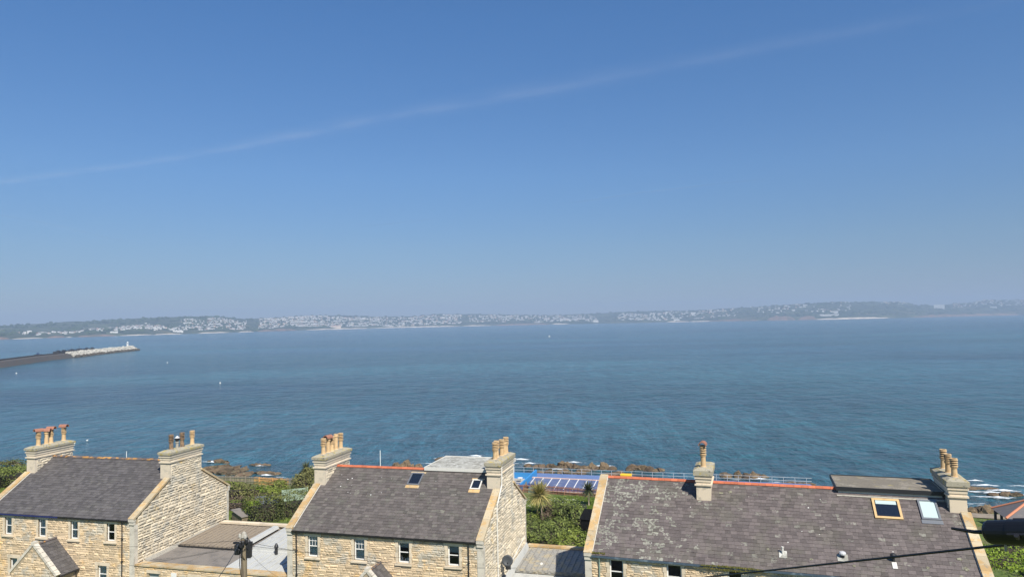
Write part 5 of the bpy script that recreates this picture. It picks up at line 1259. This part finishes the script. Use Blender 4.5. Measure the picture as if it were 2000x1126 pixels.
for k_ in range(3):
    p=tb.location+Rz@Vector((-1.9+k_*1.3,-.9+k_*1.6,2.1)); e=empty('cafe_table',p,label=labs[k_],cat='table',group='tables on the blue terrace')
    mb=MB(); mb.lathe([(.45,.70),(.45,.74)],0,0,0,12); mb.build('tabletop',M['white'],e); mb=MB(); mb.lathe([(.25,0),(.04,.03),(.04,.70)],0,0,0,8); mb.build('pedestal',M['greymetal'],e)
# yellow box, steel wedge
p=aZ(1223,933,3.96); e=empty('yellow_box',(p.x,p.y,3.96),-R(17),label='bright yellow storage box standing on the blue promenade',cat='box')
mb=MB(); mb.hexa([(-.95,-.4,0),(.95,-.4,0),(.95,.4,0),(-.95,.4,0),(-1.0,-.42,.62),(1.0,-.42,.62),(1.0,.42,.62),(-1.0,.42,.62)]); mb.build('body',M['yellow'],e)
mb=MB(); mb.hexa([(-1.04,-.46,.625),(1.04,-.46,.625),(1.04,.46,.625),(-1.04,.46,.625),(-.98,-.3,.8),(.98,-.3,.8),(.98,.3,.8),(-.98,.3,.8)]); mb.build('lid',M['yellow'],e)
p=aZ(1034,958,6.3); e=empty('steel_hopper',(p.x,p.y+1.5,5.6),-.2,label='rusty brown wedge shaped steel hopper beside the golden palm crown',cat='hopper')
mb=MB(); mb.prism([(-.2,-.6,0),(.9,-.6,0),(1.0,-.6,1.9)],(0,1.2,0)); mb.build('side_plate',M['rust'],e)
mb=MB(); mb.prism([(-1.3,-.5,0),(-.25,-.5,0),(-.5,-.5,1.8)],(0,1.0,0)); mb.build('chute',M['fence_grey'],e)
p=aZ(1036,957,6.2); e=empty('blue_tarpaulin',(p.x,p.y,T(p.x,p.y)),label='small bright blue covered heap behind the brown picket fence',cat='cover')
mb=MB(); lump(mb,(0,0,0),.7,.5,1.2,.5,9,4,.15); mb.build('cover',M['skyblue'],e)
# flagpoles
for (px,py,h,lab) in ((743,913,3.4,'white flagpole standing on the shore behind the middle cottage'),(247,896,1.6,'short pale marker post beyond the left cottage ridge')):
    z=1.5; p=aZ(px,py+6,z); e=empty('flagpole',(p.x,p.y,z),label=lab,cat='pole'); mb=MB(); mb.tube([(0,0,-3),(0,0,h+.8)],.09,8,r2=.07); mb.build('mast',M['white'],e); mb=MB(); mb.lathe([(.03,0),(.12,.08),(.03,.18)],0,0,h+.8,8); mb.build('finial',M['white'],e)

# ------------------------------------------------------------------ shelter at right edge
A=Vector((58.5,88.9,0)); Bq=Vector((57.2,84.4,0)); dAB=(Bq-A).normalized(); pr=Vector((-dAB.y,dAB.x,0)); 
if pr.x<0: pr=-pr
zE=8.9; Lr=11; Wd=(Bq-A).length
gl=T(58,86); sh=empty('seaside_shelter',(A.x,A.y,gl),label='open shelter with a hipped slate roof and orange hip tiles at the right edge',cat='shelter')
def L3(p,z): return Vector((p.x-A.x,p.y-A.y,z-gl))
C_=Bq+pr*Lr; D_=A+pr*Lr; r0=(A+Bq)/2+pr*3.5; r1=(A+Bq)/2+pr*(Lr-3.5); zR=10.75
mb=MB(); mb.mesh([L3(A,zE),L3(Bq,zE),L3(C_,zE),L3(D_,zE),L3(r0,zR),L3(r1,zR)],[(0,1,4),(1,2,5,4),(2,3,5),(3,0,4,5),(0,3,2,1)]); rf=mb.build('roof',M['shelterroof'],sh)
mb=MB()
for a,b in ((A,r0),(Bq,r0),(C_,r1),(D_,r1)): mb.tube([L3(a,zE+.05),L3(b,zR+.05)],.14,6)
mb.tube([L3(r0,zR+.05),L3(r1,zR+.05)],.14,6); mb.build('hip_tile',M['hip'],rf)
for a in (A+pr*.3-dAB*-.3,(A+Bq)/2+pr*.3,Bq+pr*.3-dAB*.3,D_-pr*.3+dAB*.3,C_-pr*.3-dAB*.3): mb=MB(); q=L3(a,zE); mb.box(q.x-.11,q.x+.11,q.y-.11,q.y+.11,-.5,zE-gl); mb.build('post',M['black'],sh)
mb=MB(); i0=Bq+pr*1.2-dAB*.5; i1=Bq+pr*(Lr-1)-dAB*.5; mb.prism([L3(i0,gl-.3),L3(i1,gl-.3),L3(i1,zE-.02),L3(i0,zE-.02)],-dAB*2.2); mb.build('wall',M['skyblue'],sh)
for k_ in range(3):
    s0=i0+pr*(.5+k_*2.2)+dAB*.02; s1=s0+pr*1.6; mb=MB(); mb.prism([L3(s0,zE-.7),L3(s1,zE-.7),L3(s1,zE-.25),L3(s0,zE-.25)],dAB*.04); mb.build('window',M['darkglass'],sh)
mb=MB(); mb.box(.1,.3,0,2,0,.1) if False else None
patch('path',[(47,96),(75,87),(75,90.5),(47,99.5)],M['pathm'],'pale footpath running behind the shelter',.08)

# ------------------------------------------------------------------ rocks and foam
def rock_mesh(mb,c,rx,ry,rz,sub=3,seed=0,rough=.45,zmin=-1.0):
    import bmesh
    bm=bmesh.new(); bmesh.ops.create_icosphere(bm,subdivisions=sub,radius=1)
    vs=[]
    for v in bm.verts:
        d=v.co.normalized(); n=noise.fractal(d*1.6+Vector((seed,seed*.7,0)),1,2,5); cr=abs(noise.noise(d*4.5+Vector((seed,0,3)))); r_=1+rough*n-.25*cr
        z=d.z*rz*r_
        vs.append((c[0]+d.x*rx*r_,c[1]+d.y*ry*r_,max(zmin,c[2]+z)))
    mb.mesh(vs,[tuple(q.index for q in f.verts) for f in bm.faces],rnd()); bm.free()
def outcrop(px,py,w,d,h,n,m,label,spread=1.0):
    p=aZ(px,py,0); e=MB()
    for i in range(n):
        t=(i+.5)/n-.5 if n>1 else 0
        c=(w*t*1.1+U(-.1,.1)*w,U(-.4,.4)*d*spread,U(-.1,.15)*h); k=1-abs(t)*1.0
        rock_mesh(e,c,w/n*U(.7,1.2)+.3,d*U(.35,.6),h*U(.6,1.15)*k,3 if n<6 else 2,U(0,90))
    o=e.build('rock_outcrop',m); o.location=(p.x,p.y,0); o.rotation_euler=(0,0,-R(14)); tag(o,label,'rock','rocks along the shore'); return o
random.seed(101)
OC=[(795,914,5.5,2.8,1.9,7,'rock','pair of brown rocks showing above the middle cottage ridge'),
(868,898,4.5,2.2,1.0,5,'rock','surf washed brown rock beyond the middle cottage dormer'),
(1068,912,8,2.4,.9,8,'rockred','low flat brown rocks beyond the left end of the railing'),
(1112,911,3.6,2.2,1.5,4,'rock','compact brown rock in the gap left of the larger shore rock'),
(1162,916,6.5,2.8,1.5,8,'rock','large brown rock seen over the promenade railing'),
(1257,918,6.8,2.4,1.2,7,'rock','flat brown rock right of the promenade railing middle'),
(1450,931,7.2,2.8,1.5,8,'rock','brown ledge right of the single pot chimney'),
(436,920,14,7,1.3,12,'rockred','broad reddish shore ledge beyond the left cottage gable'),
(508,908,4.2,1.4,.5,5,'rockred','small dark rock awash outside the broad reddish ledge'),
(425,903,5,1.5,.9,5,'rockred','dark rock breaking the surf beside the white water'),
(1935,1000,5.2,2.2,1.5,7,'rock','jagged brown rock left of the slate shelter roof'),
(1958,966,4.5,1.8,.8,6,'rockred','wave swept brown rock above the jagged shore rock'),
(1912,955,5.5,1.5,.6,6,'rockred','low rock ledge in the surf right of the three pot chimney'),
(15,905,9,2,.7,6,'rockred','pale low rocks beyond the far left hedge'),
(1210,926,5,1.6,.7,6,'rockred','low rubble of rocks at the foot of the promenade wall'),
(520,925,6,2,.7,6,'rockred','weedy low rock near the picket fence end'),
(1100,924,9,1.8,1.2,9,'rockred','reddish boulders at the base of the promenade wall left part'),
(1560,945,5,1.5,.5,5,'rock','submerged looking ledge beyond the right cottage ridge')]
for px,py,w,d,h,n,m,lab in OC: outcrop(px,py,w,d,h,n,M[m],lab)
def foam_material():
    m=bpy.data.materials.new('white surf foam'); m.use_nodes=True; nt=m.node_tree; N=nt.nodes; N.clear(); out=N.new('ShaderNodeOutputMaterial')
    df=N.new('ShaderNodeBsdfDiffuse'); df.inputs[0].default_value=(.72,.76,.78,1); tr=N.new('ShaderNodeBsdfTransparent'); mx=N.new('ShaderNodeMixShader')
    tc=N.new('ShaderNodeTexCoord'); mp=N.new('ShaderNodeMapping'); mp.inputs['Scale'].default_value=(.5,1.2,1); n=N.new('ShaderNodeTexNoise'); n.inputs['Scale'].default_value=1.1; n.inputs['Detail'].default_value=6; n.inputs['Roughness'].default_value=.7
    at=N.new('ShaderNodeAttribute'); at.attribute_name='tint'; ad=N.new('ShaderNodeMath'); ad.operation='ADD'; mr=N.new('ShaderNodeMapRange'); mr.inputs[1].default_value=.62; mr.inputs[2].default_value=.86
    l=nt.links.new; l(tc.outputs['Object'],mp.inputs[0]); l(mp.outputs[0],n.inputs[0]); l(n.outputs[0],ad.inputs[0]); l(at.outputs['Fac'],ad.inputs[1]); l(ad.outputs[0],mr.inputs[0]); l(mr.outputs[0],mx.inputs[0]); l(tr.outputs[0],mx.inputs[1]); l(df.outputs[0],mx.inputs[2]); l(mx.outputs[0],out.inputs[0]); return m
mb=MB()
def foam(px,py,w,d,s=.3,rot=-14):
    p=aZ(px,py,0); ca,sa=math.cos(R(rot)),math.sin(R(rot)); nr=5; ns=22
    sd=U(0,99)
    def pt(r_,i):
        th=6.28318*i/ns; k=1+.35*noise.noise(Vector((math.cos(th)*2+sd,math.sin(th)*2,0))); x,y=w/2*r_*k*math.cos(th),d/2*r_*k*math.sin(th)
        return (p.x+x*ca-y*sa,p.y+x*sa+y*ca,.10+.25*(1-r_)**2*(1 if s>.3 else .2))
    for j in range(nr):
        for i in range(ns):
            r0_,r1_=j/nr,(j+1)/nr; t=s*(1-((j+.5)/nr))
            mb.face([pt(r0_,i),pt(r1_,i),pt(r1_,i+1),pt(r0_,i+1)],t)
random.seed(103)
FO=[(788,908,7,2,.3),(862,896,6,2,.5),(880,893,4,1.5,.45),(930,890,4.5,1.6,.85),(938,893,3,1.2,.7),(1017,897,6,2.5,.55),(1035,905,7,2,.4),(1120,903,8,2,.35),(1130,912,5,2,.5),(1180,910,6,2.5,.55),(1090,917,7,1.5,.35),(1240,914,5,1.5,.25),(1480,935,8,1.6,.45),(1440,937,5,1,.3),(415,902,7,1.5,.8),(430,900,5,1.2,.6),(520,928,4.5,1.3,.7),(508,910,4,1.2,.35),(460,921,6,1.5,.35),(550,932,6,1.4,.25),(1905,939,4,.9,.6),(1925,948,7,1.2,.5),(1960,958,8,1.6,.5),(1935,962,8,2,.45),(1950,972,8,2,.4),(1980,966,8,1.6,.5),(1915,970,9,1.6,.3),(1900,960,8,2,.3),(845,905,9,2,.25),(1000,905,8,2,.3),(1530,942,12,1.5,.22),(15,903,10,2,.2),(1990,950,8,1.2,.4),(1905,985,10,3,.2)]
for f in FO: foam(*f)
o=mb.build('sea_foam',foam_material()); tag(o,'white surf broken around the shore rocks','foam',kind='stuff')
# two gulls resting on the water
for px,py,lab in ((170,860,'white gull floating on the sea right of the leftmost pots'),(145,866,'fainter white gull floating just left of the other gull')):
    p=aZ(px,py,0); e=MB(); rock_mesh(e,(0,0,.12),.34,.16,.16,2,3,.08,-.1); rock_mesh(e,(.26,0,.34),.1,.09,.1,2,5,.05); o=e.build('gull',M['white'],smooth=True); o.location=(p.x,p.y,0); tag(o,lab,'gull')

# ------------------------------------------------------------------ vapour trails
def trail_material(al):
    m=bpy.data.materials.new('vapour trail'); m.use_nodes=True; nt=m.node_tree; N=nt.nodes; N.clear(); out=N.new('ShaderNodeOutputMaterial'); l=nt.links.new
    df=N.new('ShaderNodeBsdfTranslucent'); df.inputs[0].default_value=(.9,.92,.95,1); d2=N.new('ShaderNodeBsdfDiffuse'); d2.inputs[0].default_value=(.9,.92,.95,1); m0=N.new('ShaderNodeMixShader'); l(df.outputs[0],m0.inputs[1]); l(d2.outputs[0],m0.inputs[2])
    tr=N.new('ShaderNodeBsdfTransparent'); mx=N.new('ShaderNodeMixShader'); at=N.new('ShaderNodeAttribute'); at.attribute_name='tint'
    tc=N.new('ShaderNodeTexCoord'); n=N.new('ShaderNodeTexNoise'); n.inputs['Scale'].default_value=.00035; n.inputs['Detail'].default_value=5; l(tc.outputs['Object'],n.inputs[0])
    mr=N.new('ShaderNodeMapRange'); mr.inputs[1].default_value=.3; mr.inputs[2].default_value=.7; mr.inputs[3].default_value=.35*al; mr.inputs[4].default_value=1.5*al; l(n.outputs[0],mr.inputs[0])
    mu=N.new('ShaderNodeMath'); mu.operation='MULTIPLY'; l(mr.outputs[0],mu.inputs[0]); l(at.outputs['Fac'],mu.inputs[1]); l(mu.outputs[0],mx.inputs[0]); l(tr.outputs[0],mx.inputs[1]); l(m0.outputs[0],mx.inputs[2]); l(mx.outputs[0],out.inputs[0]); return m
def trail(pts,alt,wid,al,label,name='vapour_trail'):
    P=[]
    for px,py in pts:
        r=ray(px,py); P.append(CAM+r*((alt-CAM.z)/r.z))
    base=P[0].copy(); n=40; K=14; vs=[];mb=MB(); rows_=[]
    def along(t):
        t*=len(P)-1; i=min(int(t),len(P)-2); return P[i]+(P[i+1]-P[i])*(t-i)
    for i in range(n+1):
        t=i/n; p=along(t); d=(along(min(1,t+.01))-along(max(0,t-.01))).normalized(); nn=Vector((-d.y,d.x,0)).normalized(); w=wid*(.5+.5*abs(math.sin(math.pi*t))**.5)*(1+.25*noise.noise(Vector((t*6,0,0)))); wob=wid*.12*noise.noise(Vector((t*9,3,0)))
        rows_.append([p+nn*(w*(j/K-.5)*2+wob)+Vector((0,0,120*math.sin(math.pi*j/K)))-base for j in range(K+1)])
    for i in range(n):
        for j in range(K):
            c=(j+.5)/K*2-1; f=math.exp(-(c*2.4)**2)*.55+.45*math.exp(-((c-.12)*6)**2)
            endf=min(1,(i+9)/14,(n-i+3)/18) if wid>1500 else min(1,(i+1)/6,(n-i)/6)
            mb.face([rows_[i][j],rows_[i][j+1],rows_[i+1][j+1],rows_[i+1][j]],max(0,f-.02)*endf)
    o=mb.build(name,trail_material(al)); o.location=base; tag(o,label,'vapour trail')
trail([(-60,366),(0,358),(250,326),(450,292),(700,241),(900,205),(1060,180),(1300,134),(1560,84),(1800,38),(2060,-14)],9500,2200,.075,'long faint white vapour trail slanting up across the whole sky')
trail([(1090,402),(1250,379),(1400,362),(1500,352)],9500,420,.10,'short thin vapour trail right of centre above the horizon','vapour_trail')
trail([(690,446),(780,437),(860,429)],9500,500,.06,'shortest faint vapour wisp left of centre above the horizon','vapour_trail')
trail([(-80,408),(80,436),(260,478)],9000,900,.05,'broad faint haze streak low at the left of the sky','vapour_trail')

# ------------------------------------------------------------------ haze
HZ=.00014
mb=MB(); mb.box(-11800,13800,-500,11900,-6,300)
hz=mb.build('haze',[]); tag(hz,'pale sea haze veiling the far shore','haze',kind='stuff')
m=bpy.data.materials.new('haze'); m.use_nodes=True; nt=m.node_tree; nt.nodes.clear(); out=nt.nodes.new('ShaderNodeOutputMaterial'); pv=nt.nodes.new('ShaderNodeVolumePrincipled')
pv.inputs['Color'].default_value=(.50,.62,.80,1); pv.inputs['Density'].default_value=HZ; pv.inputs['Anisotropy'].default_value=0.0
nt.links.new(pv.outputs[0],out.inputs['Volume']); hz.data.materials.append(m)

# ------------------------------------------------------------------ light and world
SUN_EL=R(48); SUN_AZ=R(154)  # azimuth clockwise from +Y
sd=Vector((math.sin(SUN_AZ)*math.cos(SUN_EL),math.cos(SUN_AZ)*math.cos(SUN_EL),math.sin(SUN_EL)))
ld=bpy.data.lights.new('sun','SUN'); ld.energy=4.7; ld.angle=R(.5); ld.color=(1,.95,.86); lo=bpy.data.objects.new('sun',ld); col.objects.link(lo); lo.rotation_euler=sd.to_track_quat('Z','Y').to_euler()
w=bpy.data.worlds.new('World'); sc.world=w; w.use_nodes=True; nt=w.node_tree; nt.nodes.clear()
out=nt.nodes.new('ShaderNodeOutputWorld'); bg=nt.nodes.new('ShaderNodeBackground'); sk=nt.nodes.new('ShaderNodeTexSky'); sk.sky_type='NISHITA'; sk.sun_disc=False; sk.sun_elevation=SUN_EL; sk.sun_rotation=SUN_AZ
sk.air_density=1.0; sk.dust_density=0.0; sk.ozone_density=6.0; sk.altitude=0
bg.inputs[1].default_value=.075
gm=nt.nodes.new('ShaderNodeMix'); gm.data_type='RGBA'; gm.blend_type='MULTIPLY'; gm.inputs[0].default_value=1
tcw=nt.nodes.new('ShaderNodeTexCoord'); sx_=nt.nodes.new('ShaderNodeSeparateXYZ'); nt.links.new(tcw.outputs['Generated'],sx_.inputs[0])
cr=nt.nodes.new('ShaderNodeValToRGB'); E_=cr.color_ramp.elements
E_[0].position=0; E_[0].color=(.44,.465,.61,1); E_[1].position=.2; E_[1].color=(.70,.86,.99,1)
e_=E_.new(.1); e_.color=(.62,.685,.77,1); e_=E_.new(.4); e_.color=(.66,.98,1.2,1); e_=E_.new(1); e_.color=(.66,.95,1.15,1)
nt.links.new(sx_.outputs['Z'],cr.inputs[0]); nt.links.new(cr.outputs[0],gm.inputs[7])
nt.links.new(sk.outputs[0],gm.inputs[6]); nt.links.new(gm.outputs[2],bg.inputs[0]); nt.links.new(bg.outputs[0],out.inputs[0])
sc.view_settings.view_transform='Standard'; sc.view_settings.look='None'; sc.view_settings.exposure=.45; sc.view_settings.gamma=1; sc.view_settings.use_curve_mapping=False
sc.render.engine='CYCLES'
cy=sc.cycles; cy.use_denoising=True; cy.max_bounces=6; cy.diffuse_bounces=3; cy.glossy_bounces=3; cy.transmission_bounces=4; cy.transparent_max_bounces=12; cy.volume_bounces=1; cy.volume_step_rate=1
bpy.context.view_layer.update()
